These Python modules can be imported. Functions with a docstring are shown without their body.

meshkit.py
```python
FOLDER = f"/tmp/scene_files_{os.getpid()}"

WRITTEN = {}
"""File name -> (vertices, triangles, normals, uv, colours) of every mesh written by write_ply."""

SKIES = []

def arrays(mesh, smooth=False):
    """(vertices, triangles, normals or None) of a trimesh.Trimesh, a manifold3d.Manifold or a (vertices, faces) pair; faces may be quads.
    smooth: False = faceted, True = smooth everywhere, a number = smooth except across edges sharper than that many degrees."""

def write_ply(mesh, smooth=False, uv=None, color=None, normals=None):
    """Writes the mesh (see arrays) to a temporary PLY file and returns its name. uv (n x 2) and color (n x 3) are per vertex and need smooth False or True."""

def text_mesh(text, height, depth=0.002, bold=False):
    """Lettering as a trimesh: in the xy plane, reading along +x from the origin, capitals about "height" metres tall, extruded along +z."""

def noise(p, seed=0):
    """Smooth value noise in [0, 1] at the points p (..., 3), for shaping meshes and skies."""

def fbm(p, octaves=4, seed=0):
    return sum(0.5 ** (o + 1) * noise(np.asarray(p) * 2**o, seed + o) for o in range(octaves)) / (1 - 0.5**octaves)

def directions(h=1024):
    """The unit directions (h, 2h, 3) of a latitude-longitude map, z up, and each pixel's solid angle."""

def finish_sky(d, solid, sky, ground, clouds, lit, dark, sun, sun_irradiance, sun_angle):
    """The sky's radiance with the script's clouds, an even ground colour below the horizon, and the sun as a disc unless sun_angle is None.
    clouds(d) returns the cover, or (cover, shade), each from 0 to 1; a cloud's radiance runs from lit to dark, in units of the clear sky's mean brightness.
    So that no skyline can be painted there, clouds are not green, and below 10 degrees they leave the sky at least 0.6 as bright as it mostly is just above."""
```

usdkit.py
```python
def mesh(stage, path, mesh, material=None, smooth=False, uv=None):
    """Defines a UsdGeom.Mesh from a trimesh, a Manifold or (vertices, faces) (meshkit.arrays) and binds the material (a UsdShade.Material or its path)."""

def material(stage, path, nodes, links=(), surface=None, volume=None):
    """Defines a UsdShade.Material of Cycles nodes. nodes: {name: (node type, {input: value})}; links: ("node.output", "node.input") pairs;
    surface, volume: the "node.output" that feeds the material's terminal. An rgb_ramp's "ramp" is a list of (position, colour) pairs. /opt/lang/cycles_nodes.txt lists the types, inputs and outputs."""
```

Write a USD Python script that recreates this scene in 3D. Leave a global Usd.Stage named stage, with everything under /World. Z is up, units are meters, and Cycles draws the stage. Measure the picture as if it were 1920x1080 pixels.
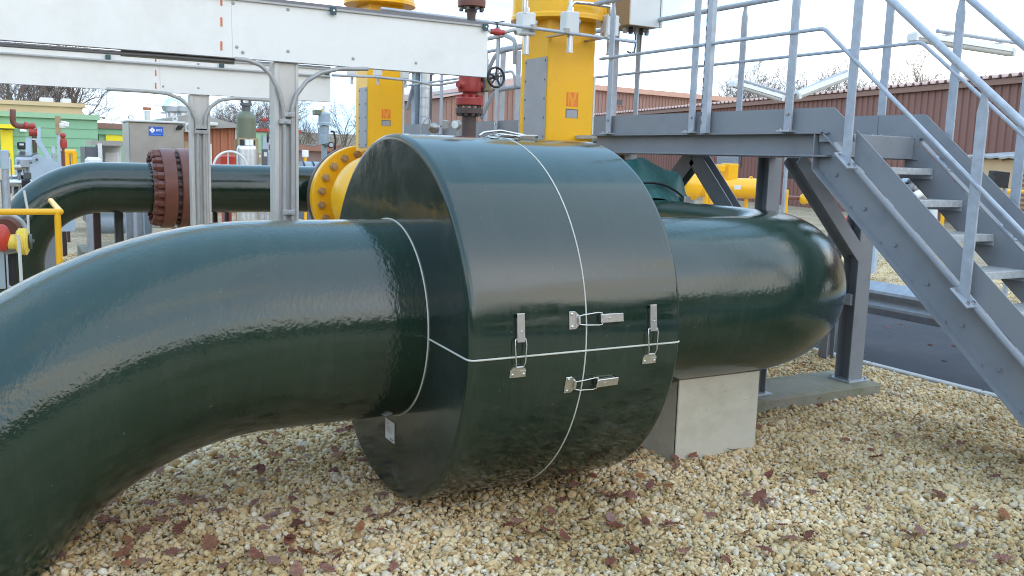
import math, random
import numpy as np, trimesh
from shapely.geometry import Polygon, Point
from pxr import Usd, UsdGeom, UsdLux, UsdShade, Gf, Sdf
import usdkit, meshkit

stage = Usd.Stage.CreateInMemory()
UsdGeom.SetStageUpAxis(stage, 'Z')
world = UsdGeom.Xform.Define(stage, '/World')
stage.SetDefaultPrim(world.GetPrim())
rng = np.random.default_rng(7)
PI = math.pi

# ------------------------------------------------------------------ camera
EYE = np.array([0., 0., 1.65])
F = 1700.0
R = np.array([[0.8729461436513857, 0.04416875120734392, -0.48581287724900624],
              [-0.48691302647606666, 0.13948029404262324, -0.8622418177180347],
              [0.029677178641028368, 0.9892392880342789, 0.14326512512590556]])
cam = UsdGeom.Camera.Define(stage, '/World/camera')
m4 = np.eye(4)
m4[:3, :3] = R.T
m4[3, :3] = EYE
cam.AddTransformOp().Set(Gf.Matrix4d(*m4.ravel().tolist()))
cam.CreateHorizontalApertureAttr(36.0)
cam.CreateVerticalApertureAttr(20.25)
cam.CreateFocalLengthAttr(F / 1920 * 36)
cam.CreateFStopAttr(0.0)
cam.CreateClippingRangeAttr(Gf.Vec2f(0.05, 5000))
cam.CreateExposureAttr(0.46)

# ------------------------------------------------------------------ sky and sun
SUN_AZ, SUN_EL = math.radians(32), math.radians(27)          # azimuth from -y towards +x
sun_dir = np.array([math.sin(SUN_AZ) * math.cos(SUN_EL), -math.cos(SUN_AZ) * math.cos(SUN_EL), math.sin(SUN_EL)])
dome = UsdLux.DomeLight.Define(stage, '/World/sky')
dome.CreateIntensityAttr(1.0)
dome.GetPrim().SetCustomDataByKey('kind', 'structure')
sky_mat = usdkit.material(stage, '/World/Looks/sky_air', {
    'sky': ('sky_texture', {'sky_type': 'single_scattering', 'sun_disc': False, 'sun_elevation': SUN_EL,
                            'sun_rotation': math.atan2(sun_dir[0], sun_dir[1]), 'air_density': 1.0, 'aerosol_density': 1.2}),
    'co': ('texture_coordinate', {}),
    'map': ('mapping', {'scale': (1.0, 1.0, 2.6), 'location': (0.35, 0.1, 0.0)}),
    'n': ('noise_texture', {'scale': 1.7, 'detail': 6.0, 'roughness': 0.55, 'distortion': 0.3}),
    'sep': ('separate_xyz', {}), 'alt': ('map_range', {'from_min': 0.0, 'from_max': 0.75, 'to_min': 0.05, 'to_max': -0.12, 'clamp': True}), 'add': ('math', {'math_type': 'add'}),
    'cover': ('rgb_ramp', {'ramp': [(0.44, (0.06, 0.06, 0.06)), (0.58, (1, 1, 1))]}),
    'n2': ('noise_texture', {'scale': 3.4, 'detail': 4.0}),
    'shade': ('rgb_ramp', {'ramp': [(0.3, (9.6, 11.2, 12.6)), (0.68, (16.5, 16.0, 15.0))]}),
    'thin': ('mix', {'mix_type': 'multiply', 'fac': 1.0, 'color2': (2.2, 2.2, 2.3)}),
    'veil': ('mix', {'fac': 0.72, 'color2': (6.3, 11.4, 17.2)}),
    'mix': ('mix', {}),
    'bg': ('background_shader', {'strength': 0.1})},
    [('co.generated', 'map.vector'), ('map.vector', 'n.vector'), ('map.vector', 'n2.vector'), ('co.generated', 'sep.vector'), ('sep.z', 'alt.value'), ('n.fac', 'add.value1'), ('alt.result', 'add.value2'), ('add.value', 'cover.fac'), ('n2.fac', 'shade.fac'),
     ('cover.color', 'mix.fac'), ('sky.color', 'thin.color1'), ('thin.color', 'veil.color1'), ('veil.color', 'mix.color1'), ('shade.color', 'mix.color2'), ('mix.color', 'bg.color')],
    surface='bg.background')
UsdShade.MaterialBindingAPI.Apply(dome.GetPrim()).Bind(sky_mat)
sun = UsdLux.DistantLight.Define(stage, '/World/sun')
sun.CreateIntensityAttr(0.26)
sun.CreateAngleAttr(115.0)
sun.CreateColorAttr(Gf.Vec3f(1.0, 0.82, 0.60))
sun.GetPrim().CreateAttribute('inputs:normalize', Sdf.ValueTypeNames.Bool).Set(True)
zx = sun_dir
xx = np.cross([0, 0, 1], zx); xx /= np.linalg.norm(xx)
yx = np.cross(zx, xx)
m4 = np.eye(4); m4[0, :3], m4[1, :3], m4[2, :3] = xx, yx, zx
sun.AddTransformOp().Set(Gf.Matrix4d(*m4.ravel().tolist()))


# ------------------------------------------------------------------ picture rays -> places in the world
def ray(px, py):
    d = R @ np.array([px - 960, 540 - py, -F])
    return d / np.linalg.norm(d)
def on_x(px, py, x): d = ray(px, py); return EYE + d * (x - EYE[0]) / d[0]
def on_y(px, py, y): d = ray(px, py); return EYE + d * (y - EYE[1]) / d[1]
def on_z(px, py, z): d = ray(px, py); return EYE + d * (z - EYE[2]) / d[2]
def V(*a): return np.array(a, float)


# ------------------------------------------------------------------ materials
def mat(name, base, rough=0.5, metal=0.0, vary=0.12, scale=6.0, bump=0.0, bscale=60.0, dirt=None, dirt_amt=0.4, dirt_scale=3.0, stretch=(1, 1, 1), rvary=0.0, spec=0.5, island=0.0):
    base = np.array(base, float)
    n = {'co': ('texture_coordinate', {}), 'mp': ('mapping', {'scale': stretch}),
         'n': ('noise_texture', {'scale': scale, 'detail': 5.0, 'roughness': 0.62}),
         'r': ('rgb_ramp', {'ramp': [(0.3, tuple(np.clip(base * (1 - vary), 0, 1))), (0.7, tuple(np.clip(base * (1 + vary), 0, 1)))]}),
         'p': ('principled_bsdf', {'roughness': rough, 'metallic': metal, 'specular_ior_level': spec})}
    l = [('co.object', 'mp.vector'), ('mp.vector', 'n.vector'), ('n.fac', 'r.fac')]
    col = 'r.color'
    if dirt is not None:
        n['dn'] = ('noise_texture', {'scale': dirt_scale, 'detail': 7.0, 'roughness': 0.7})
        n['dr'] = ('rgb_ramp', {'ramp': [(0.46, (0, 0, 0)), (0.72, (dirt_amt,) * 3)]})
        n['dm'] = ('mix', {'color2': tuple(dirt)})
        l += [('mp.vector', 'dn.vector'), ('dn.fac', 'dr.fac'), ('dr.color', 'dm.fac'), (col, 'dm.color1')]
        col = 'dm.color'
    if island:
        n['g'] = ('geometry', {})
        n['ir'] = ('map_range', {'to_min': 1 - island, 'to_max': 1 + island})
        n['hv'] = ('hsv', {})
        l += [('g.random_per_island', 'ir.value'), ('ir.result', 'hv.value'), (col, 'hv.color')]
        col = 'hv.color'
    l.append((col, 'p.base_color'))
    if rvary:
        n['rr'] = ('map_range', {'from_min': 0.3, 'from_max': 0.7, 'to_min': max(0.02, rough - rvary), 'to_max': rough + rvary})
        l += [('n.fac', 'rr.value'), ('rr.result', 'p.roughness')]
    if bump:
        n['bn'] = ('noise_texture', {'scale': bscale, 'detail': 3.0})
        n['b'] = ('bump', {'distance': bump, 'strength': 1.0})
        l += [('mp.vector', 'bn.vector'), ('bn.fac', 'b.height'), ('b.normal', 'p.normal')]
    return usdkit.material(stage, '/World/Looks/' + name, n, l, surface='p.BSDF')


M = {}
def pipe_mat(name, base, rough, d1, s1, d2, s2, stretch):
    return usdkit.material(stage, '/World/Looks/' + name, {
        'co': ('texture_coordinate', {}), 'mp': ('mapping', {'scale': stretch}), 'mps': ('mapping', {'scale': (5.0, 1.0, 0.8)}),
        'n1': ('noise_texture', {'scale': s1, 'detail': 2.0, 'roughness': 0.5}),
        'n2': ('noise_texture', {'scale': s2, 'detail': 3.0}),
        'n3': ('noise_texture', {'scale': 2.2, 'detail': 6.0, 'roughness': 0.65}),
        'n4': ('noise_texture', {'scale': 2.6, 'detail': 8.0, 'roughness': 0.72}),
        'n5': ('noise_texture', {'scale': 70.0, 'detail': 2.0}),
        'dust': ('rgb_ramp', {'ramp': [(0.46, (0.0, 0.0, 0.0)), (0.78, (0.07, 0.07, 0.07))]}),
        'spk': ('rgb_ramp', {'ramp': [(0.735, (0.0, 0.0, 0.0)), (0.76, (0.30, 0.30, 0.30))]}),
        'dm': ('mix', {'color2': (0.10, 0.095, 0.075)}), 'dm2': ('mix', {'color2': (0.20, 0.20, 0.17)}),
        'cr': ('rgb_ramp', {'ramp': [(0.3, tuple(np.array(base) * 0.85)), (0.75, tuple(np.array(base) * 1.25))]}),
        'rr': ('map_range', {'from_min': 0.35, 'from_max': 0.7, 'to_min': rough * 0.7, 'to_max': rough * 1.4}),
        'rm': ('math', {'math_type': 'multiply_add', 'value2': 1.6}),
        'b1': ('bump', {'distance': d1}), 'b2': ('bump', {'distance': d2}),
        'p': ('principled_bsdf', {'specular_ior_level': 0.66, 'ior': 1.53})},
        [('co.object', 'mp.vector'), ('co.object', 'mps.vector'), ('mp.vector', 'n1.vector'), ('mp.vector', 'n2.vector'), ('co.object', 'n3.vector'), ('mps.vector', 'n4.vector'), ('co.object', 'n5.vector'),
         ('n3.fac', 'cr.fac'), ('n3.fac', 'rr.value'), ('n4.fac', 'dust.fac'), ('n5.fac', 'spk.fac'), ('dust.color', 'dm.fac'), ('cr.color', 'dm.color1'), ('spk.color', 'dm2.fac'), ('dm.color', 'dm2.color1'),
         ('dm2.color', 'p.base_color'), ('dust.color', 'rm.value1'), ('rr.result', 'rm.value3'), ('rm.value', 'p.roughness'),
         ('n1.fac', 'b1.height'), ('n2.fac', 'b2.height'), ('b1.normal', 'b2.normal'), ('b2.normal', 'p.normal')], surface='p.BSDF')
M['pipe'] = pipe_mat('green_pipe_paint', (0.0048, 0.0130, 0.0070), 0.075, 0.0012, 13.0, 0.0014, 60.0, (1.0, 1.0, 0.8))
M['cover'] = pipe_mat('green_cover_shell', (0.0046, 0.0115, 0.0066), 0.10, 0.0022, 3.0, 0.0003, 24.0, (0.35, 1.0, 1.0))
M['cover_face'] = pipe_mat('green_cover_face', (0.008, 0.0120, 0.0090), 0.12, 0.004, 4.0, 0.0006, 24.0, (1.0, 1.0, 1.0))
M['seam'] = mat('white_sealing_cord', (0.52, 0.50, 0.43), 0.45)
M['stainless'] = mat('stainless_steel', (0.62, 0.60, 0.57), 0.26, 1.0, vary=0.08, scale=40)
M['stainless_dull'] = mat('dull_stainless_sheet', (0.36, 0.34, 0.31), 0.38, 0.75, vary=0.1, scale=3)
M['alu'] = mat('aluminium_plate', (0.33, 0.325, 0.335), 0.45, 0.15, vary=0.06)
M['gal'] = mat('galvanised_rail', (0.40, 0.42, 0.46), 0.46, 0.25, vary=0.14, scale=14, bump=0.0004, bscale=90, dirt=(0.28, 0.28, 0.28), dirt_amt=0.35, dirt_scale=9)
M['steel'] = mat('weathered_grey_steel', (0.235, 0.242, 0.258), 0.52, 0.1, vary=0.13, scale=5, bump=0.0005, bscale=70, dirt=(0.20, 0.195, 0.19), dirt_amt=0.6, dirt_scale=5)
M['steel_dark'] = mat('dark_grey_steel', (0.10, 0.105, 0.11), 0.5, 0.1, vary=0.15, scale=6)
M['grate'] = mat('grating_steel', (0.47, 0.475, 0.47), 0.55, 0.3, vary=0.2, scale=30)
M['tray'] = mat('white_tray_paint', (0.77, 0.745, 0.70), 0.35, 0.0, vary=0.03, scale=2.5, dirt=(0.54, 0.51, 0.45), dirt_amt=0.35, dirt_scale=2.6)
M['post'] = mat('galvanised_post', (0.52, 0.495, 0.46), 0.45, 0.3, vary=0.12, scale=9, stretch=(1, 1, 0.25), dirt=(0.40, 0.36, 0.31), dirt_amt=0.4, dirt_scale=7)
M['conduit'] = mat('grey_conduit', (0.36, 0.35, 0.335), 0.45, 0.25, vary=0.1, scale=12)
M['dark_line'] = mat('dark_grey_cable', (0.12, 0.115, 0.115), 0.5)
M['orange_mark'] = mat('orange_paint_mark', (0.62, 0.17, 0.07), 0.6, vary=0.3, scale=40)
M['lip'] = mat('dark_tray_lip', (0.16, 0.15, 0.155), 0.5)
M['teal_clip'] = mat('dark_teal_clip', (0.03, 0.075, 0.085), 0.5)
M['yellow'] = mat('yellow_gloss_paint', (0.87, 0.44, 0.012), 0.32, 0.0, vary=0.05, scale=2.0, dirt=(0.55, 0.29, 0.02), dirt_amt=0.3, dirt_scale=4)
M['yellow_pale'] = mat('pale_yellow_paint', (0.82, 0.62, 0.10), 0.4, vary=0.06)
M['brown'] = mat('brown_primer', (0.155, 0.052, 0.036), 0.42, 0.0, vary=0.12, scale=8)
M['brown_dark'] = mat('dark_brown_steel', (0.085, 0.052, 0.045), 0.5, vary=0.15, scale=9)
M['bolt_bronze'] = mat('zinc_bolt', (0.42, 0.30, 0.19), 0.35, 0.7, vary=0.2, scale=60)
M['red'] = mat('red_valve_paint', (0.36, 0.042, 0.034), 0.38, vary=0.1, scale=10, bump=0.0006, bscale=90)
M['red_bright'] = mat('bright_red_paint', (0.52, 0.05, 0.03), 0.4)
M['black'] = mat('black_rubber_paint', (0.018, 0.018, 0.02), 0.4)
M['blue_grey'] = mat('blue_grey_paint', (0.32, 0.38, 0.43), 0.4, vary=0.08)
M['pale_blue'] = mat('pale_blue_grey_paint', (0.42, 0.50, 0.58), 0.45, vary=0.06)
M['light_grey'] = mat('light_grey_enamel', (0.62, 0.62, 0.60), 0.38, vary=0.04)
M['tan'] = mat('tan_cabinet_side', (0.34, 0.24, 0.13), 0.5, vary=0.08)
M['concrete'] = mat('pale_concrete', (0.53, 0.48, 0.38), 0.85, vary=0.09, scale=3.5, bump=0.0012, bscale=140, dirt=(0.36, 0.335, 0.285), dirt_amt=0.6, dirt_scale=2.2, stretch=(0.6, 0.6, 1.8), spec=0.25)
M['concrete'] = usdkit.material(stage, '/World/Looks/cast_concrete', {
    'co': ('texture_coordinate', {}), 'mp': ('mapping', {'scale': (0.9, 0.9, 1.2)}),
    'n': ('noise_texture', {'scale': 3.0, 'detail': 7.0, 'roughness': 0.68}), 'r': ('rgb_ramp', {'ramp': [(0.25, (0.42, 0.375, 0.285)), (0.5, (0.53, 0.485, 0.385)), (0.75, (0.585, 0.54, 0.445))]}),
    'v': ('voronoi_texture', {'scale': 26.0, 'randomness': 1.0}), 'vr': ('rgb_ramp', {'ramp': [(0.045, (0.45, 0.42, 0.38)), (0.075, (1, 1, 1))]}),
    'w': ('wave_texture', {'wave_type': 'bands', 'bands_direction': 'z', 'scale': 5.0, 'distortion': 14.0, 'detail': 5.0}), 'wr': ('rgb_ramp', {'ramp': [(0.0, (0.99, 0.988, 0.985)), (0.3, (1, 1, 1))]}),
    'm1': ('mix', {'mix_type': 'multiply', 'fac': 1.0}), 'm2': ('mix', {'mix_type': 'multiply', 'fac': 1.0}),
    'bn': ('noise_texture', {'scale': 120.0, 'detail': 4.0}), 'b': ('bump', {'distance': 0.0012}), 'b2': ('bump', {'distance': 0.004}), 'p': ('principled_bsdf', {'roughness': 0.86, 'specular_ior_level': 0.25})},
    [('co.object', 'mp.vector'), ('mp.vector', 'n.vector'), ('n.fac', 'r.fac'), ('co.object', 'v.vector'), ('v.distance', 'vr.fac'), ('co.object', 'w.vector'), ('w.fac', 'wr.fac'),
     ('r.color', 'm1.color1'), ('vr.color', 'm1.color2'), ('m1.color', 'm2.color1'), ('wr.color', 'm2.color2'), ('m2.color', 'p.base_color'), ('co.object', 'bn.vector'), ('bn.fac', 'b.height'), ('vr.color', 'b2.height'), ('b.normal', 'b2.normal'), ('b2.normal', 'p.normal')], surface='p.BSDF')
M['concrete_mossy'] = mat('mossy_concrete', (0.27, 0.25, 0.20), 0.9, vary=0.15, scale=6, bump=0.003, bscale=70, dirt=(0.145, 0.15, 0.075), dirt_amt=0.8, dirt_scale=3.5, spec=0.2)
M['kerb'] = mat('kerb_stone', (0.46, 0.44, 0.41), 0.85, vary=0.12, scale=9, bump=0.002, bscale=90, spec=0.2)
M['asphalt'] = mat('asphalt', (0.050, 0.048, 0.055), 0.8, vary=0.22, scale=70, bump=0.004, bscale=170, dirt=(0.10, 0.09, 0.085), dirt_amt=0.5, dirt_scale=1.3, spec=0.3)
M['label_white'] = mat('white_sticker', (0.68, 0.67, 0.66), 0.45, vary=0.02)
M['ink'] = mat('dark_print', (0.05, 0.05, 0.06), 0.6)
M['ink_grey'] = mat('grey_print', (0.28, 0.28, 0.29), 0.6)
M['sign_blue'] = mat('blue_sign', (0.03, 0.11, 0.48), 0.35, vary=0.03)
M['sign_blue_light'] = mat('light_blue_print', (0.10, 0.26, 0.70), 0.4, vary=0.03)
M['white'] = mat('white_paint', (0.80, 0.80, 0.80), 0.4, vary=0.03)
M['emblem_red'] = mat('orange_red_emblem', (0.80, 0.15, 0.025), 0.4, vary=0.05)
M['emblem_orange'] = mat('light_orange_emblem', (0.80, 0.30, 0.02), 0.4, vary=0.05)
M['green_siding'] = mat('green_siding', (0.20, 0.40, 0.245), 0.5, vary=0.06, scale=1.0)
M['green_pale'] = mat('pale_green_siding', (0.28, 0.46, 0.29), 0.5, vary=0.05)
M['beige_wall'] = mat('beige_wall', (0.56, 0.39, 0.23), 0.7, vary=0.07, scale=1)
M['bright_yellow'] = mat('bright_yellow_door', (0.85, 0.68, 0.02), 0.4, vary=0.03)
M['terracotta'] = mat('terracotta_sheet', (0.36, 0.13, 0.068), 0.5, vary=0.07, scale=1.5)
M['brick_pink'] = mat('pinkish_brown_cladding', (0.29, 0.165, 0.13), 0.6, vary=0.06, scale=1.0)
M['brown_sheet'] = mat('brown_metal_sheet', (0.20, 0.085, 0.066), 0.42, vary=0.09, scale=0.7, dirt=(0.14, 0.065, 0.05), dirt_amt=0.4, dirt_scale=0.5, stretch=(1, 1, 0.2))
M['brown_fascia'] = mat('brown_fascia', (0.235, 0.125, 0.095), 0.5, vary=0.08)
M['roof_pink'] = mat('pinkish_roof_sheet', (0.52, 0.36, 0.32), 0.4, vary=0.06)
M['roof_orange'] = mat('orange_roof_sheet', (0.52, 0.30, 0.22), 0.5, vary=0.06)
M['grey_roof'] = mat('grey_gable_sheet', (0.30, 0.29, 0.26), 0.6, vary=0.08)
M['tank_green'] = mat('grey_green_tank', (0.135, 0.15, 0.095), 0.45, vary=0.08, scale=3)
M['tarp'] = mat('green_tarpaulin', (0.03, 0.12, 0.105), 0.42, vary=0.2, scale=7, bump=0.004, bscale=25)
M['grey_sheet'] = mat('weathered_grey_sheet', (0.34, 0.33, 0.32), 0.55, vary=0.12, scale=2)
M['window'] = mat('dark_window', (0.035, 0.04, 0.045), 0.1)
M['bark'] = mat('grey_brown_bark', (0.115, 0.095, 0.082), 0.85, vary=0.2, scale=8)
M['twig'] = mat('twig_brown', (0.16, 0.125, 0.105), 0.85, vary=0.2, scale=3)
M['evergreen'] = mat('dark_wood_behind', (0.028, 0.034, 0.020), 0.8, vary=0.4, scale=0.6)
M['lawn'] = mat('winter_grass', (0.050, 0.058, 0.022), 0.95, vary=0.3, scale=3, bump=0.02, bscale=30, dirt=(0.10, 0.075, 0.035), dirt_amt=0.6, dirt_scale=0.6, spec=0.1)
M['earth'] = mat('brown_earth_bank', (0.24, 0.165, 0.095), 0.95, vary=0.25, scale=0.5, dirt=(0.16, 0.15, 0.07), dirt_amt=0.5, dirt_scale=0.2)
M['lamp_white'] = mat('lamp_housing', (0.74, 0.73, 0.70), 0.4, vary=0.05, scale=8, dirt=(0.5, 0.48, 0.43), dirt_amt=0.3, dirt_scale=7)
M['silver'] = mat('silver_cladding', (0.66, 0.67, 0.68), 0.3, 0.85, vary=0.08, scale=10)
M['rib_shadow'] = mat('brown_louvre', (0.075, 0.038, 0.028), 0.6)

# gravel bed under the loose stones, and beyond them
M['gravel'] = usdkit.material(stage, '/World/Looks/gravel_bed', {
    'g': ('geometry', {}), 'v': ('voronoi_texture', {'scale': 38.0, 'randomness': 1.0}),
    'r': ('rgb_ramp', {'ramp': [(0.0, (0.30, 0.21, 0.12)), (0.35, (0.48, 0.36, 0.22)), (0.7, (0.54, 0.43, 0.29)), (1.0, (0.58, 0.51, 0.41))]}),
    'sep': ('separate_color', {}), 'n': ('noise_texture', {'scale': 0.9, 'detail': 5.0}),
    'nr': ('rgb_ramp', {'ramp': [(0.3, (0.66, 0.6, 0.52)), (0.65, (1.0, 1.0, 1.0))]}),
    'm': ('mix', {'mix_type': 'multiply', 'fac': 1.0}),
    'b': ('bump', {'distance': 0.02, 'invert': True, 'strength': 0.9}), 'p': ('principled_bsdf', {'roughness': 0.85, 'specular_ior_level': 0.2})},
    [('g.position', 'v.vector'), ('v.color', 'sep.color'), ('sep.r', 'r.fac'), ('g.position', 'n.vector'), ('n.fac', 'nr.fac'), ('r.color', 'm.color1'), ('nr.color', 'm.color2'),
     ('m.color', 'p.base_color'), ('v.distance', 'b.height'), ('b.normal', 'p.normal')], surface='p.BSDF')
M['stone'] = usdkit.material(stage, '/World/Looks/gravel_stone', {
    'g': ('geometry', {}), 'co': ('texture_coordinate', {}), 'at': ('attribute', {'attribute': 'tone'}),
    'r': ('rgb_ramp', {'ramp': [(0.0, (0.40, 0.25, 0.115)), (0.12, (0.59, 0.40, 0.195)), (0.4, (0.72, 0.53, 0.285)), (0.62, (0.76, 0.60, 0.36)), (0.8, (0.80, 0.67, 0.46)), (0.92, (0.60, 0.49, 0.37)), (1.0, (0.86, 0.78, 0.63))]}),
    'n': ('noise_texture', {'scale': 1.1, 'detail': 5.0, 'roughness': 0.6}),
    'nr': ('rgb_ramp', {'ramp': [(0.34, (0.62, 0.59, 0.50)), (0.56, (1.0, 1.0, 1.0))]}),
    'n2': ('noise_texture', {'scale': 130.0, 'detail': 3.0}), 'n2r': ('rgb_ramp', {'ramp': [(0.3, (0.8, 0.76, 0.7)), (0.7, (1.0, 1.0, 1.0))]}),
    'm': ('mix', {'mix_type': 'multiply', 'fac': 1.0}), 'm2': ('mix', {'mix_type': 'multiply', 'fac': 1.0}),
    'b': ('bump', {'distance': 0.0015}), 'p': ('principled_bsdf', {'roughness': 0.72, 'specular_ior_level': 0.3})},
    [('at.fac', 'r.fac'), ('g.position', 'n.vector'), ('n.fac', 'nr.fac'), ('co.object', 'n2.vector'), ('n2.fac', 'n2r.fac'), ('n2.fac', 'b.height'),
     ('r.color', 'm.color1'), ('nr.color', 'm.color2'), ('m.color', 'm2.color1'), ('n2r.color', 'm2.color2'), ('m2.color', 'p.base_color'), ('b.normal', 'p.normal')], surface='p.BSDF')
M['leaf'] = usdkit.material(stage, '/World/Looks/dead_leaf', {
    'o': ('object_info', {}), 'r': ('rgb_ramp', {'ramp': [(0.0, (0.17, 0.062, 0.040)), (0.3, (0.25, 0.100, 0.065)), (0.55, (0.30, 0.150, 0.115)), (0.8, (0.36, 0.155, 0.065)), (1.0, (0.32, 0.20, 0.17))]}),
    'co': ('texture_coordinate', {}), 'n': ('noise_texture', {'scale': 60.0, 'detail': 4.0}), 'nr': ('rgb_ramp', {'ramp': [(0.3, (0.65, 0.6, 0.6)), (0.7, (1.0, 1.0, 1.0))]}),
    'm': ('mix', {'mix_type': 'multiply', 'fac': 1.0}), 'p': ('principled_bsdf', {'roughness': 0.6, 'specular_ior_level': 0.2}), 't': ('translucent_bsdf', {}), 'x': ('mix_closure', {'fac': 0.2})},
    [('o.random', 'r.fac'), ('co.object', 'n.vector'), ('n.fac', 'nr.fac'), ('r.color', 'm.color1'), ('nr.color', 'm.color2'), ('m.color', 'p.base_color'), ('m.color', 't.color'),
     ('p.BSDF', 'x.closure1'), ('t.BSDF', 'x.closure2')], surface='x.closure')


# ------------------------------------------------------------------ prims
used = {}
def numbered(parent, name):
    key = (parent, name)
    k = used.get(key, 0)
    used[key] = k + 1
    return name if k == 0 else f'{name}_{k:03d}'
def tag(p, label=None, cat=None, group=None, kind=None):
    for k, v in (('label', label), ('category', cat), ('group', group), ('kind', kind)):
        if v:
            p.SetCustomDataByKey(k, v)
    return p
ORIGIN = {}
def thing(name, label, cat, loc=(0, 0, 0), group=None):
    """An Xform at the thing's base. Its parts are given in world coordinates and stored relative to it."""
    path = '/World/' + numbered('/World', name)
    x = UsdGeom.Xform.Define(stage, path)
    x.AddTranslateOp().Set(Gf.Vec3d(*map(float, loc)))
    ORIGIN[path] = np.array(loc, float)
    tag(x.GetPrim(), label, cat, group)
    return path
def obj(parent, name, mb, material, smooth=35, label=None, kind=None):
    """One Mesh prim under a thing or a part (a path) from an MB, trimesh or (v, f)."""
    v, f = mb.arrays() if isinstance(mb, MB) else (np.asarray(mb.vertices), np.asarray(mb.faces)) if hasattr(mb, 'vertices') else mb
    root = '/'.join(parent.split('/')[:3])
    path = parent + '/' + numbered(parent, name)
    g = usdkit.mesh(stage, path, (v - ORIGIN[root], f), M[material] if isinstance(material, str) else material, smooth=smooth)
    tag(g.GetPrim(), label, None, None, kind)
    return path
def setting(name, mb, material, smooth=False, kind='structure', label=None, cat=None):
    path = '/World/' + numbered('/World', name)
    v, f = mb.arrays() if isinstance(mb, MB) else mb
    ORIGIN[path] = np.zeros(3)
    g = usdkit.mesh(stage, path, (v, f), M[material], smooth=smooth)
    tag(g.GetPrim(), label, cat, None, kind)
    return path
def dup(src, loc, rot=(0, 0, 0), scale=1.0, label=None, group=None, pivot_free=True):
    """A copy of a thing under the next number, moved so that its base stands at loc."""
    base = src.split('/')[-1]
    path = '/World/' + numbered('/World', base)
    x = UsdGeom.Xform.Define(stage, path)
    x.GetPrim().GetReferences().AddInternalReference(src)
    x.ClearXformOpOrder()
    x.GetPrim().GetAttribute('xformOp:translate').Set(Gf.Vec3d(*map(float, loc)))
    ops = [UsdGeom.XformOp(x.GetPrim().GetAttribute('xformOp:translate'))]
    ops.append(x.AddRotateXYZOp()); ops[-1].Set(Gf.Vec3f(*map(float, rot)))
    ops.append(x.AddScaleOp()); ops[-1].Set(Gf.Vec3f(*(np.ones(3) * scale).tolist()))
    x.SetXformOpOrder(ops)
    x.GetPrim().SetInstanceable(True)
    tag(x.GetPrim(), label, None, group)
    return path


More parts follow.
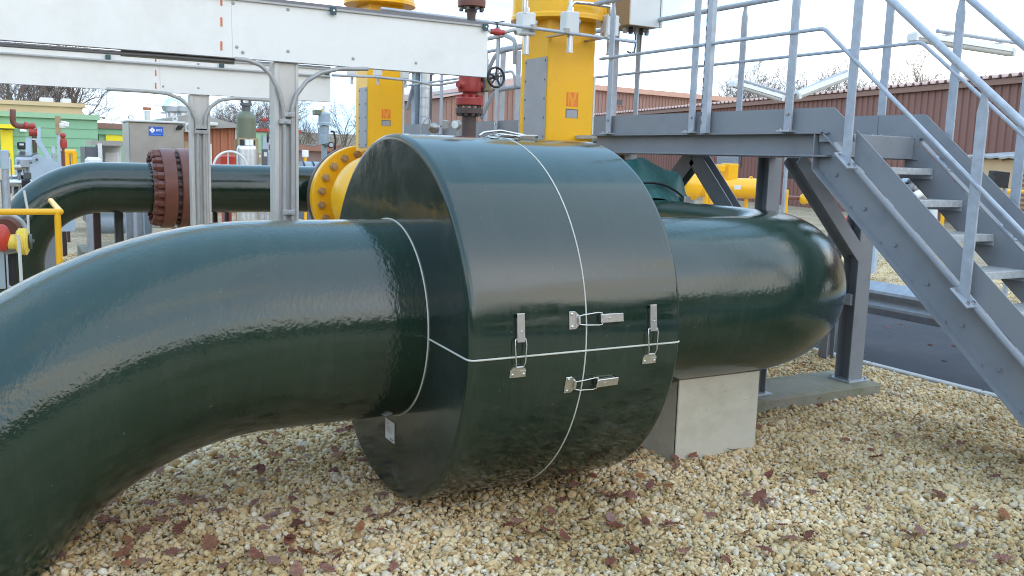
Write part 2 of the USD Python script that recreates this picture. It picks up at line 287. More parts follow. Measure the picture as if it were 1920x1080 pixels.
# ------------------------------------------------------------------ mesh builder
def unit(a):
    a = np.asarray(a, float)
    return a / (np.linalg.norm(a) + 1e-12)
def frame(axis, up=(0, 0, 1)):
    """ex, ey, ez with ez along axis and ey as near to up as it can be."""
    ez = unit(axis)
    up = np.asarray(up, float)
    if abs(ez @ unit(up)) > 0.98:
        up = np.array([1., 0, 0]) if abs(ez[0]) < 0.9 else np.array([0, 1., 0])
    ex = unit(np.cross(up, ez))
    return ex, np.cross(ez, ex), ez
class MB:
    def __init__(self): self.v, self.f, self.n = [], [], 0
    def add(self, v, f):
        v, f = np.asarray(v, float), np.asarray(f, int)
        if f.shape[1] == 4:
            f = np.vstack([f[:, [0, 1, 2]], f[:, [0, 2, 3]]])
        self.v.append(v); self.f.append(f + self.n); self.n += len(v)
        return self
    def arrays(self): return np.vstack(self.v), np.vstack(self.f)
    def box(self, lo, hi, ch=0.0):
        lo, hi = np.minimum(lo, hi).astype(float), np.maximum(lo, hi).astype(float)
        return self.bar_box((lo + hi) / 2, hi - lo, np.eye(3), ch)
    def bar_box(self, c, size, axes, ch=0.0):
        """Box at c, size along the rows of axes; ch chamfers its edges."""
        s = np.asarray(size, float) / 2
        sg = np.array([[x, y, z] for x in (-1, 1) for y in (-1, 1) for z in (-1, 1)], float)
        if ch <= 0:
            p = sg * s
            f = np.array([[0, 1, 3, 2], [4, 6, 7, 5], [0, 4, 5, 1], [2, 3, 7, 6], [0, 2, 6, 4], [1, 5, 7, 3]])
            return self.add(p @ axes + c, f)
        ch = min(ch, s.min() * 0.9)
        p = np.vstack([sg * (s - ch * (1 - np.eye(3)[k])) for k in range(3)])
        h = trimesh.convex.convex_hull(p)
        return self.add(np.asarray(h.vertices) @ axes + c, h.faces)
    def beam(self, p0, p1, w, h, up=(0, 0, 1), ch=0.0):
        """Solid bar from p0 to p1: w sideways, h along up."""
        p0, p1 = np.asarray(p0, float), np.asarray(p1, float)
        ex, ey, ez = frame(p1 - p0, up)
        return self.bar_box((p0 + p1) / 2, (w, h, np.linalg.norm(p1 - p0)), np.array([ex, ey, ez]), ch)
    def prism(self, poly, o, ex, ey, depth):
        """Polygon (shapely or points) in the plane o + ex, ey, extruded by depth along ex x ey."""
        poly = poly if hasattr(poly, 'exterior') else Polygon(poly)
        m = trimesh.creation.extrude_polygon(poly, depth, engine='earcut')
        ex, ey = np.asarray(ex, float), np.asarray(ey, float)
        return self.add(np.asarray(m.vertices) @ np.array([ex, ey, np.cross(ex, ey)]) + o, m.faces)
    def profile(self, poly, p0, p1, up=(0, 0, 1)):
        """Section polygon (x sideways, y up) carried from p0 to p1."""
        p0, p1 = np.asarray(p0, float), np.asarray(p1, float)
        ex, ey, ez = frame(p1 - p0, up)
        return self.prism(poly, p0, ex, ey, np.linalg.norm(p1 - p0))
    def tube(self, pts, r, n=10, cap=True, closed=False):
        p = np.asarray(pts, float)
        t = np.gradient(p, axis=0)
        if closed:
            t = np.roll(p, -1, 0) - np.roll(p, 1, 0)
        t /= np.linalg.norm(t, axis=1, keepdims=True) + 1e-12
        ex, ey, _ = frame(t[0], (0.13, 0.2, 1))
        rr = np.broadcast_to(np.asarray(r, float), (len(p),))
        a = np.arange(n) / n * 2 * PI
        rows = []
        for i in range(len(p)):
            ex = unit(ex - t[i] * (ex @ t[i])); ey = np.cross(t[i], ex)
            rows.append(p[i] + rr[i] * (np.cos(a)[:, None] * ex + np.sin(a)[:, None] * ey))
        v = np.vstack(rows)
        m = len(p)
        f = []
        for i in range(m if closed else m - 1):
            b0, b1 = i * n, ((i + 1) % m) * n
            k = np.arange(n); k2 = (k + 1) % n
            f.append(np.stack([b0 + k, b0 + k2, b1 + k2, b1 + k], 1))
        f = np.vstack(f)
        f = np.vstack([f[:, [0, 1, 2]], f[:, [0, 2, 3]]])
        if cap and not closed:
            c0, c1 = len(v), len(v) + 1
            v = np.vstack([v, p[0], p[-1]])
            k = np.arange(n); k2 = (k + 1) % n
            f = np.vstack([f, np.stack([np.full(n, c0), k2, k], 1), np.stack([np.full(n, c1), (m - 1) * n + k, (m - 1) * n + k2], 1)])
        return self.add(v, f)
    def cyl(self, p0, p1, r, n=16, r1=None):
        return self.tube([p0, p1], [r, r if r1 is None else r1], n)
    def lathe(self, prof, o, axis, n=32, a0=0.0, a1=2 * PI, up=(0, 0, 1)):
        """Profile points (radius, along) turned about axis through o. Open profile; give closed outlines for solids."""
        ex, ey, ez = frame(axis, up)
        full = abs(a1 - a0 - 2 * PI) < 1e-6
        a = np.linspace(a0, a1, n + 1)[: n if full else n + 1]
        prof = np.asarray(prof, float)
        m, k = len(prof), len(a)
        v = np.vstack([o + p[1] * ez + p[0] * (np.cos(a)[:, None] * ex + np.sin(a)[:, None] * ey) for p in prof])
        f = []
        for i in range(m - 1):
            j = np.arange(k if full else k - 1); j2 = (j + 1) % k
            f.append(np.stack([i * k + j, i * k + j2, (i + 1) * k + j2, (i + 1) * k + j], 1))
        return self.add(v, np.vstack(f))
    def sphere(self, c, r, sub=2, squash=(1, 1, 1)):
        m = trimesh.creation.icosphere(sub, 1.0)
        return self.add(np.asarray(m.vertices) * r * np.asarray(squash) + c, m.faces)
    def hexnut(self, p, axis, r, h):
        return self.tube([p, np.asarray(p) + unit(axis) * h], r, 6)
    def ring(self, o, axis, R_, r, n=40, k=10, a0=0.0, a1=2 * PI, up=(0, 0, 1)):
        ex, ey, _ = frame(axis, up)
        full = abs(a1 - a0 - 2 * PI) < 1e-6
        a = np.linspace(a0, a1, n, endpoint=not full)
        return self.tube(np.asarray(o) + R_ * (np.cos(a)[:, None] * ex + np.sin(a)[:, None] * ey), r, k, closed=full)
def arc(c, r, e1, e2, a0, a1, n=14):
    a = np.radians(np.linspace(a0, a1, n))
    return np.asarray(c) + r * (np.cos(a)[:, None] * np.asarray(e1, float) + np.sin(a)[:, None] * np.asarray(e2, float))
def bend_path(pts, r, n=8):
    """A polyline with its corners rounded to radius r."""
    pts = [np.asarray(p, float) for p in pts]
    out = [pts[0]]
    for i in range(1, len(pts) - 1):
        a, b = unit(pts[i - 1] - pts[i]), unit(pts[i + 1] - pts[i])
        ang = math.acos(np.clip(a @ b, -1, 1))
        d = min(r / math.tan(ang / 2), 0.45 * np.linalg.norm(pts[i - 1] - pts[i]), 0.45 * np.linalg.norm(pts[i + 1] - pts[i]))
        p0, p1 = pts[i] + a * d, pts[i] + b * d
        for t in np.linspace(0, 1, n):
            out.append((1 - t) ** 2 * p0 + 2 * t * (1 - t) * pts[i] + t * t * p1)
    out.append(pts[-1])
    return np.array(out)
def i_section(w, h, tf, tw):
    return [(-w/2, -h/2), (w/2, -h/2), (w/2, -h/2+tf), (tw/2, -h/2+tf), (tw/2, h/2-tf), (w/2, h/2-tf), (w/2, h/2), (-w/2, h/2), (-w/2, h/2-tf), (-tw/2, h/2-tf), (-tw/2, -h/2+tf), (-w/2, -h/2+tf)]
def c_section(w, h, tf, tw, side=1):
    p = [(0, -h/2), (w, -h/2), (w, -h/2+tf), (tw, -h/2+tf), (tw, h/2-tf), (w, h/2-tf), (w, h/2), (0, h/2)]
    return p if side > 0 else [(-x, y) for x, y in p][::-1]

# ================================================================== the setting
KX0, KX1, ROADX = 6.24, 6.31, 9.5
def sheet(x0, x1, y0, y1, z): return np.array([[x0, y0, z], [x1, y0, z], [x1, y1, z], [x0, y1, z]], float), np.array([[0, 1, 2, 3]])
setting('ground', sheet(-400, 400, -400, 400, 0.0), 'gravel')
setting('road', sheet(KX1, ROADX, -60, 70, 0.006), 'asphalt')
setting('lawn', sheet(-70, -1.6, 6.5, 60, 0.012), 'lawn')
kp = thing('kerb', 'pale concrete kerb strip along the edge of the asphalt', 'kerb', (KX0, 0, 0))
for i in range(26):
    y0 = -8 + i * 1.0
    obj(kp, 'kerb_stone', MB().box((KX0, y0 + .004, -.1), (KX1, y0 + .996, .035 + .004 * rng.random()), .008), 'kerb', smooth=False)

# loose gravel: patches of separate stones laid side by side
def stone_patch(size, count, seed):
    g = np.random.default_rng(seed)
    base = trimesh.creation.icosphere(1, 1.0)
    bv, bf = np.asarray(base.vertices), np.asarray(base.faces)
    vs, fs, tone = [], [], []
    for i in range(count):
        s = g.gamma(6, 1 / 6.0) * 0.0083
        a = g.normal(size=(3, 3)); q, _ = np.linalg.qr(a)
        v = bv.copy()
        k = g.normal(size=(6, 3)); k /= np.linalg.norm(k, axis=1, keepdims=True)
        for d in k:                                  # flat worn faces
            o = v @ d
            v = v - np.maximum(o - (0.66 + .2 * g.random()), 0)[:, None] * d
        v = (v * (s * np.array([1.35, 1.0, 0.74]) * (1 + .13 * g.normal(size=3)))) @ q
        v[:, 2] *= 0.85
        c = np.array([*(g.random(2) * size - size / 2), 0])
        c[2] = -v[:, 2].min() * (0.5 + 0.5 * g.random()) + 0.014 * g.random()
        vs.append(v + c); fs.append(bf + i * len(bv)); tone += [g.random()] * len(bv)
    return np.vstack(vs), np.vstack(fs), tone
PS = 0.6
gp = UsdGeom.PointInstancer.Define(stage, '/World/gravel_stones')
tag(gp.GetPrim(), 'loose cream and tan gravel stones covering the ground', 'gravel', None, 'stuff')
protos = []
for k in range(3):
    v, f, tone = stone_patch(PS, 2500, 40 + k)
    sm_ = usdkit.mesh(stage, f'/World/gravel_stones/stone_patch_{k:03d}', (v, f), M['stone'], smooth=True)
    UsdGeom.PrimvarsAPI(sm_).CreatePrimvar('tone', Sdf.ValueTypeNames.FloatArray, 'vertex').Set([float(t) for t in tone])
    protos.append(f'/World/gravel_stones/stone_patch_{k:03d}')
pos, idx, ori = [], [], []
for i in range(-3, 19):
    for j in range(-1, 24):
        x, y = KX0 - .02 - PS / 2 - i * PS, 0.9 + j * PS
        ahead = x * 0.49 + y * 0.86
        right = x * 0.873 - y * 0.487
        if ahead < 0.9 or abs(right) > ahead * 0.66 + 0.8:
            continue
        if i < 0 and x - PS / 2 < ROADX:              # the road, then gravel again beyond it
            continue
        pos.append((x, y, -.003 + .006 * rng.random())); idx.append(int(rng.integers(3)))
        a = int(rng.integers(4)) * PI / 2
        ori.append(Gf.Quath(math.cos(a / 2), 0, 0, math.sin(a / 2)))
for x in np.arange(ROADX + .3, ROADX + 4.5, PS):
    for y in np.arange(4.0, 14.5, PS):
        pos.append((x, y, -.003 + .006 * rng.random())); idx.append(int(rng.integers(3))); a = int(rng.integers(4)) * PI / 2
        ori.append(Gf.Quath(math.cos(a / 2), 0, 0, math.sin(a / 2)))
gp.CreatePrototypesRel().SetTargets(protos)
gp.CreatePositionsAttr([Gf.Vec3f(*map(float, p)) for p in pos])
gp.CreateProtoIndicesAttr(idx)
gp.CreateOrientationsAttr(ori)

# ================================================================== the big near pipe
PY, PZ, PR = 3.93, 0.89, 0.457
ax, ay, az = np.eye(3)
xb, Rb = 0.97, 1.5
xs, Rs = 3.61, 0.914
VX = xs + Rs
p_main = thing('big_green_pipe', 'thick glossy dark green pipe in front, rising from gravel and passing through the drum', 'pipe', (xb - Rb, PY, 0))
down = arc((xb, PY, PZ - Rb), Rb, -ax, az, 0, 90, 30)
path = np.vstack([[[xb - Rb, PY, -1.2]], down, np.linspace((xb + .15, PY, PZ), (xs - .05, PY, PZ), 14), arc((xs, PY + Rs, PZ), Rs, -ay, ax, 0, 90, 22), np.linspace((VX, PY + Rs + .2, PZ), (VX, 6.95, PZ), 8)])
obj(p_main, 'pipe_run', MB().tube(path, PR, 96), 'pipe', smooth=True)

# round insulation cover over the flange joint
CX0, CXM, CX1, CR = 1.556, 2.098, 2.608, 0.85
cov = thing('round_pipe_cover', 'large glossy dark green drum cover clamped round the pipe joint', 'pipe cover', ((CX0 + CX1) / 2, PY, PZ - CR))
tilt = math.radians(-2.2)
rr = .028
cor = [(CR - rr + rr * math.sin(a), CX0 + rr - rr * math.cos(a)) for a in np.linspace(0, PI / 2, 8)]
cor2 = [(CR - rr + rr * math.cos(a), CX1 - rr + rr * math.sin(a)) for a in np.linspace(0, PI / 2, 8)]
for nm, a0, a1 in (('upper', 0, 1), ('lower', 1, 2)):
    A0, A1 = a0 * PI - tilt * (1 if a0 == 0 else 1), a1 * PI - tilt
    A0, A1 = (-tilt * -1 if a0 == 0 else PI - tilt), (PI - tilt if a0 == 0 else 2 * PI + tilt)
    left = [(CR - .0, x) for x in np.linspace(CX0 + rr + .03, CXM - .002, 4)]
    obj(cov, 'shell_quarter', MB().lathe(cor + left, (0, PY, PZ), ax, 72, A0 + .002, A1 - .002), 'cover', smooth=40)
    obj(cov, 'face_plate', MB().lathe([(PR + .002, CX0)] + [(r_, CX0) for r_ in np.linspace(.55, CR - rr, 4)], (0, PY, PZ), ax, 72, A0 + .002, A1 - .002), 'cover_face', smooth=40)
    right = [(CR - .0, x) for x in np.linspace(CXM + .002, CX1 - rr - .03, 4)]
    obj(cov, 'shell_quarter', MB().lathe(right + cor2, (0, PY, PZ), ax, 72, A0 + .002, A1 - .002), 'cover', smooth=40)
    obj(cov, 'face_plate', MB().lathe([(r_, CX1) for r_ in np.linspace(CR - rr, PR + .002, 4)], (0, PY, PZ), ax, 72, A0 + .002, A1 - .002), 'cover_face', smooth=40)
obj(cov, 'sealing_cord', MB().ring((CXM, PY, PZ), ax, CR + .0005, .0032, 120, 8), 'seam', smooth=True, label='white cord round the middle of the drum')
obj(cov, 'sealing_cord', MB().ring((CX0 - .002, PY, PZ), ax, PR + .003, .0034, 100, 8), 'seam', smooth=True, label='white cord round the pipe where it enters the drum')
obj(cov, 'sealing_cord', MB().ring((CX1 + .002, PY, PZ), ax, PR + .003, .0034, 100, 8), 'seam', smooth=True)
ct, st = math.cos(tilt), math.sin(tilt)
def cpt(x, r, phi): return V(x, PY - r * math.cos(phi), PZ + r * math.sin(phi))
cord = [cpt(CX0 - .001, PR + .01, tilt), cpt(CX0 - .001, CR - rr - .02, tilt)] + [cpt(x, r + .001, tilt) for r, x in cor] + [cpt(x, CR + .001, tilt) for x in np.linspace(CX0 + .05, CX1 - .04, 8)] + [cpt(x, r + .001, tilt) for r, x in cor2]
obj(cov, 'sealing_cord', MB().tube(cord, .0040, 8), 'seam', smooth=True, label='white cord along the horizontal joint of the drum')

# stainless over-centre latches. Built flat (u along the pull, w sideways, n outwards) and laid on the drum
def latch(vertical, x0, phi0, tiltn=0.0):
    def lay(mb):
        p, f = mb.arrays()
        u, w_, n = p.T
        if vertical:
            ph, x = phi0 + u / CR, x0 + w_
        else:
            ph, x = phi0 - w_ / CR, x0 + u
        r = CR + n
        return np.stack([x, PY - r * np.cos(ph), PZ + r * np.sin(ph)], 1), f
    lp = obj(cov, 'latch', lay(MB().box((-.086, -.037, .001), (-.056, .037, .005), .003).prism([(-.056, -.037), (-.040, -.022), (-.040, .022), (-.056, .037)], V(0, 0, .001), ax, ay, .004)
             .box((-.044, -.020, .003), (-.036, .020, .016), .002)), 'stainless', smooth=30)
    obj(lp, 'latch_base', lay(MB().box((.066, -.014, .0), (.150, .014, .006))), 'stainless', smooth=False)
    lev = MB()
    c, ang = V(.118, 0, .018), tiltn
    axs = np.array([[math.cos(ang), 0, math.sin(ang)], [0, 1, 0], [-math.sin(ang), 0, math.cos(ang)]])
    lev.bar_box(c, (.112, .035, .0045), axs, .0015)
    for s in (-1, 1):
        lev.bar_box(c + V(-.006, s * .0165, -.007), (.095, .0028, .014), axs)
    lev.bar_box(c + axs[0] * .0565 + V(0, 0, -.006), (.003, .035, .015), axs)
    obj(lp, 'lever', lay(lev), 'stainless', smooth=30)
    loop = bend_path([V(.076, -.011, .008), V(.074, -.024, .012), V(.05, -.026, .016), V(-.02, -.021, .02), V(-.044, -.0165, .012), V(-.044, .0165, .012), V(-.02, .021, .02), V(.05, .026, .016), V(.074, .024, .012), V(.076, .011, .008)], .012, 6)
    obj(lp, 'wire_loop', lay(MB().tube(loop, .0028, 8)), 'stainless', smooth=True)
    rv = MB()
    for s in (-1, 1):
        rv.sphere(V(-.073, s * .026, .006), .0062, 1, (1, 1, .6))
    rv.sphere(V(.105, 0, .021), .004, 1, (1, 1, .6))
    obj(lp, 'rivet', lay(rv), 'stainless', smooth=True)
latch(True, 1.776, tilt)
latch(True, 2.437, tilt)
latch(False, CXM, math.radians(6.7), .03)
latch(False, CXM, math.radians(-12.0), -.05)
latch(False, CXM, math.radians(84.0), .04)
# wire handle lying on the crown
hd = bend_path([cpt(CXM - .12, CR + .006, 1.50), cpt(CXM - .09, CR + .022, 1.52), cpt(CXM + .0, CR + .034, 1.52), cpt(CXM + .12, CR + .018, 1.50), cpt(CXM + .17, CR + .006, 1.49)], .05, 6)
obj(cov, 'carrying_handle', MB().tube(hd, .005, 8), 'stainless', smooth=True)
# sticker on the left face
st_c = on_x(731, 807, CX0 - .003)
stick = thing('white_sticker', 'small white printed sticker on the lower left face of the green drum', 'label', st_c)
sw, sh = .115, .100
obj(stick, 'sticker_sheet', MB().box(st_c - V(.0006, sw / 2, sh / 2), st_c + V(.0006, sw / 2, sh / 2)), 'label_white', smooth=False)
ink = MB()
for k, (a, b, z) in enumerate([(.028, .052, .028), (.022, .075, .008), (.024, .085, -.002), (.022, .080, -.012)]):
    ink.box((st_c[0] - .0012, st_c[1] + sw / 2 - a, st_c[2] + z), (st_c[0] - .0008, st_c[1] + sw / 2 - b, st_c[2] + z + .003))
obj(stick, 'fine_print', ink, 'ink_grey', smooth=False)
ink = MB()
tm = meshkit.text_mesh('Kaefr', .009, .0004, True)
tv = np.asarray(tm.vertices)
ink.add(np.stack([st_c[0] - .0010 - tv[:, 2], st_c[1] - .002 - tv[:, 0] * 1.5, st_c[2] - sh / 2 + .008 + tv[:, 1]], 1), np.asarray(tm.faces)[:, ::-1])
obj(stick, 'bold_print', ink, 'ink', smooth=False)

# concrete plinth under the pipe, footing slab and short pipe stand
blk = thing('concrete_plinth', 'pale cast concrete plinth carrying the big green pipe', 'plinth', (3.455, 3.93, 0))
pl = Polygon([(3.735, -.15), (4.13, -.15), (4.13, .474)] + [(PY + PR * math.cos(a) * 1.003, PZ + PR * math.sin(a) * 1.003) for a in np.linspace(math.radians(295), math.radians(245), 14)] + [(3.735, .474)])
obj(blk, 'block', MB().prism(pl, V(3.16, 0, 0), ay, az, .595), 'concrete', smooth=False)
ed = MB().box((3.160, 3.728, -.1), (3.178, 3.746, .478), .004)
obj(blk, 'chamfer_strip', ed, 'concrete', smooth=False)
slb = thing('footing_slab', 'low mossy concrete footing slab in the gravel under the stair frame', 'slab', (4.9, 4.5, 0))
obj(slb, 'slab', MB().box((3.9, 4.28, -.15), (5.52, 4.74, .098), .012), 'concrete_mossy', smooth=False)
sd = thing('pipe_stand', 'short steel pipe stand bolted to the mossy footing slab', 'pipe stand', (4.45, 4.42, .1))
obj(sd, 'web_post', MB().profile(i_section(.09, .09, .008, .006), (4.44, 4.44, .108), (4.44, 4.44, .44)), 'steel', smooth=False)
obj(sd, 'base_plate', MB().box((4.36, 4.36, .098), (4.52, 4.52, .109), .002), 'gal', smooth=False)

# ================================================================== platform and stairs
XL, XR, ZF = 4.47, 5.405, 1.86
YN, YF = 4.02, 6.62
SL = 0.83
plat = thing('access_platform', 'grey steel access platform on columns with kick plates and handrails beyond the pipe', 'platform', ((XL + XR) / 2, 5.3, 0))
cs = c_section(.07, .152, .009, .007)
def chan(p0, p1, side): return MB().profile(c_section(.07, .152, .009, .007, side), p0, p1)
zb = ZF - .077
# channels with webs set back and flanges to the outside
def cbeam(x, y0, y1, out):
    m = MB()
    m.box((x + out * -.062, y0, ZF - .152), (x + out * -.070, y1, ZF))
    m.box((x + out * -.062, y0, ZF - .010), (x, y1, ZF)).box((x + out * -.062, y0, ZF - .152), (x, y1, ZF - .142))
    return m
obj(plat, 'edge_beam', cbeam(XL, YN, YF, -1), 'steel', smooth=False)
obj(plat, 'edge_beam', cbeam(XL, 7.9, 12.2, -1), 'steel', smooth=False)
obj(plat, 'edge_beam', cbeam(XR, YN, 12.2, 1), 'steel', smooth=False)
for yy in (YN + .03, 5.2, YF - .05, 8.0, 10.0, 12.1):
    obj(plat, 'cross_beam', MB().profile(c_section(.05, .14, .008, .006), (XL + .075, yy, zb), (XR - .075, yy, zb)), 'steel', smooth=False)
gr = MB()
for x in np.arange(XL + .09, XR - .08, .034):
    gr.box((x, YN + .05, ZF - .03), (x + .004, 12.1, ZF - .001))
for y in np.arange(YN + .06, 12.1, .1):
    gr.box((XL + .08, y, ZF - .012), (XR - .08, y + .006, ZF - .003))
obj(plat, 'floor_grating', gr, 'grate', smooth=False, kind='stuff')
ZK = 2.012
def kick(x, pts, s): return MB().prism(pts, V(x, 0, 0), ay, az, .006)
obj(plat, 'kick_plate', kick(XL + .02, [(4.10, 1.864), (4.10, 1.80), (3.82, 1.80), (3.86, 1.90), (3.995, 2.006), (4.03, ZK), (5.30, ZK), (5.30, 1.864)], 1), 'steel', smooth=False)
obj(plat, 'kick_plate', kick(XL + .02, [(5.304, 1.864), (5.304, ZK), (YF, ZK), (YF, 1.864)], 1), 'steel', smooth=False)
obj(plat, 'kick_plate', kick(XL + .02, [(7.95, 1.864), (7.95, ZK), (12.1, ZK), (12.1, 1.864)], 1), 'steel', smooth=False)
obj(plat, 'kick_plate', kick(XR - .03, [(4.39, 1.864), (4.39, ZK), (8.2, ZK), (8.2, 1.864)], 1), 'steel', smooth=False)
obj(plat, 'kick_plate', kick(XR - .03, [(8.204, 1.864), (8.204, ZK), (12.1, ZK), (12.1, 1.864)], 1), 'steel', smooth=False)
obj(plat, 'kick_plate', kick(XR - .03, [(4.386, 1.864), (4.386, ZK), (4.05, ZK), (4.01, 2.006), (3.83, 1.857), (3.83, 1.70), (4.0, 1.83), (4.1, 1.864)], 1), 'steel', smooth=False)
# columns and braces
sec = i_section(.10, .10, .010, .007)
def column(x, y, z0, z1):
    c = obj(plat, 'column', MB().profile(i_section(.14, .13, .010, .007), (x, y, z0 + .012), (x, y, z1), up=(0, 1, 0)), 'steel', smooth=False)
    obj(c, 'base_plate', MB().box((x - .10, y - .10, z0), (x + .10, y + .10, z0 + .012), .002), 'gal', smooth=False)
    b = MB()
    for sx in (-1, 1):
        for sy in (-1, 1):
            b.hexnut((x + sx * .085, y + sy * .085, z0 + .012), (0, 0, 1), .011, .016)
    obj(c, 'anchor_bolt', b, 'gal', smooth=False)
column(5.385, 4.47, .098, 1.705)
column(5.40, 5.42, 0.0, 1.705)
column(5.40, 7.35, 0.0, 1.705)
column(5.40, 10.2, 0.0, 1.705)
column(4.50, 10.2, 0.0, 1.705)
bsec = [(-.06, -.004), (.06, -.004), (.06, .06), (.052, .06), (.052, .004), (-.06, .004)]
def brace(p0, p1, w=.16, h=.10, up=(1, 0, 0)):
    obj(plat, 'diagonal_brace', MB().profile(i_section(w, h, .008, .007), p0, p1, up=up), 'steel', smooth=False)
brace((5.40, 6.30, 1.70), (5.40, 5.47, .90))
brace((5.40, 6.34, 1.70), (5.40, 7.30, .80))
brace((4.66, 4.46, 1.70), (5.34, 4.46, 1.02), .10, .12, (0, 1, 0))
obj(plat, 'column_bracket', MB().box((5.30, 4.43, .66), (5.345, 4.50, .74), .003), 'gal', smooth=False)
# bolts under the rail feet
# handrails
def flat_post(parent, x, y, z0, z1, w=.062, t=.012, top_taper=True):
    m = MB()
    zt = z1 - .05
    pts = [(y - w / 2, z0), (y + w / 2, z0), (y + w / 2, zt - .06), (y + .016, zt), (y + .016, z1), (y - .016, z1), (y - .016, zt), (y - w / 2, zt - .06)]
    m.prism(pts, V(x - t / 2, 0, 0), ay, az, t)
    p = obj(parent, 'rail_post', m, 'gal', smooth=False)
    obj(p, 'foot_plate', MB().box((x - .05, y - .055, z0 - .008), (x + .045, y + .055, z0 + .002), .002), 'gal', smooth=False)
    for s in (-1, 1):
        obj(p, 'bolt', MB().hexnut((x - .028, y + s * .035, z0 + .002), (0, 0, 1), .010, .012), 'stainless', smooth=False)
    obj(p, 'bolt', MB().hexnut((x - t / 2, y, z0 + .11), (-1, 0, 0), .011, .01), 'stainless', smooth=False)
    return p
ZT, ZM = 2.95, 2.487
for y in (4.34, 5.29, 6.35):
    flat_post(plat, XL - .012, y, ZF + .008, ZT)
for y in (8.35, 9.7, 11.2):
    flat_post(plat, XL - .012, y, ZF + .008, ZT)
for y in (4.39, 5.82, 7.25, 8.7, 10.4):
    flat_post(plat, XR, y, ZF + .008, ZT)
chp = MB()
chx, chy = XL - .018, 5.13
chp.box((chx - .02, chy - .03, ZF), (chx - .014, chy + .03, 4.2)).box((chx - .014, chy - .03, ZF), (chx + .02, chy - .025, 4.2)).box((chx - .014, chy + .025, ZF), (chx + .02, chy + .03, 4.2))
obj(plat, 'slotted_channel_post', chp, 'gal', smooth=False)
sl = MB()
for k in range(36):
    sl.box((chx - .0215, chy + .022, ZF + .06 + k * .06), (chx - .0195, chy + .0302, ZF + .09 + k * .06))
obj(plat, 'channel_slot', sl, 'steel_dark', smooth=False, kind='stuff')
zr = lambda y: ZM - SL * (4.07 - y)
zt_ = lambda y: 2.594 - SL * (3.62 - y)
YB = 1.5
yt = 3.62 + (ZT - 2.594) / SL
railL_m = bend_path([(XL - .02, 6.5, ZM), (XL - .02, 4.09, ZM), (XL - .02, YB + .2, zr(YB + .2))], .10, 8)
obj(plat, 'mid_rail', MB().tube(railL_m, .0125, 12), 'gal', smooth=True)
railL_t = bend_path([(XL - .02, 6.6, ZT), (XL - .02, yt, ZT), (XL - .02, YB, zt_(YB))], .12, 8)
obj(plat, 'hand_rail', MB().tube(railL_t, .0215, 14), 'gal', smooth=True)
railR_m = bend_path([(XR, 12.0, ZM), (XR, 4.12, ZM), (XR, YB + .2, zr(YB + .2) + .02)], .10, 8)
obj(plat, 'mid_rail', MB().tube(railR_m, .0125, 12), 'gal', smooth=True)
railR_t = bend_path([(XR, 12.0, ZT), (XR, 4.07, ZT), (XR, YB, ZT - SL * (4.07 - YB) )], .12, 8)
obj(plat, 'hand_rail', MB().tube(railR_t, .0215, 14), 'gal', smooth=True)
railE_m = bend_path([(XL - .02, 7.95, ZM - .15), (XL - .02, 8.0, ZM), (XL - .02, 12.0, ZM)], .10, 6)
obj(plat, 'mid_rail', MB().tube(railE_m, .0125, 12), 'gal', smooth=True)
railE_t = bend_path([(XL - .02, 7.98, 2.55), (XL - .02, 7.98, 2.78), (XL - .02, 8.2, ZT - .1), (XL - .02, 12.0, ZT - .1)], .10, 6)
obj(plat, 'hand_rail', MB().tube(railE_t, .0215, 14), 'gal', smooth=True)

stair = thing('steel_staircase', 'grey steel staircase with bolted treads descending to the right from the platform', 'staircase', ((XL + XR) / 2, 1.9, 0))
zlow = lambda y: 1.609 - SL * (4.103 - y)
YE = 2.02
def stringer(x, out):
    m = MB()
    y1 = 4.12
    web = [(YE, zlow(YE)), (y1, zlow(y1) + .012), (y1, ZF - .005), (y1 - .04, ZF - .004), (YE, zlow(YE) + .286)]
    m.prism(web, V(x - out * .058 - .004, 0, 0), ay, az, .008)
    dy = unit(V(0, 1, SL))
    up = np.cross(V(1, 0, 0), dy)
    for o in (.005, .281):
        p0, p1 = V(x - out * .029, YE, zlow(YE) + o), V(x - out * .029, 4.09 if o > .1 else y1, zlow(4.09 if o > .1 else y1) + o)
        m.beam(p0, p1, .058, .009, up=up)
    return m
obj(stair, 'stringer', stringer(XL, -1), 'steel', smooth=False)
obj(stair, 'stringer', stringer(XR, 1), 'steel', smooth=False)
obj(stair, 'end_plate', MB().box((XL + .004, 4.122, zlow(4.12) + .01), (XL + .075, 4.130, ZF - .004)), 'steel', smooth=False)
kt = lambda y: ZK - SL * (4.0 - y)
kb = lambda y: zlow(y) + .286 + .022
obj(stair, 'stair_kick_plate', MB().prism([(YE, kb(YE)), (3.83, kb(3.83)), (3.83, kt(3.83)), (YE, kt(YE))], V(XL + .035, 0, 0), ay, az, .006), 'steel', smooth=False)
obj(stair, 'stair_kick_plate', MB().prism([(YE, kb(YE)), (3.825, kb(3.825)), (3.825, kt(3.825)), (YE, kt(YE))], V(XR - .045, 0, 0), ay, az, .006), 'steel', smooth=False)
obj(stair, 'landing_nosing', MB().box((XL + .07, 4.135, 1.745), (XR - .07, 4.15, ZF + .001), .003).box((XL + .07, 4.135, ZF - .003), (XR - .07, 4.22, ZF + .002)), 'grate', smooth=False)
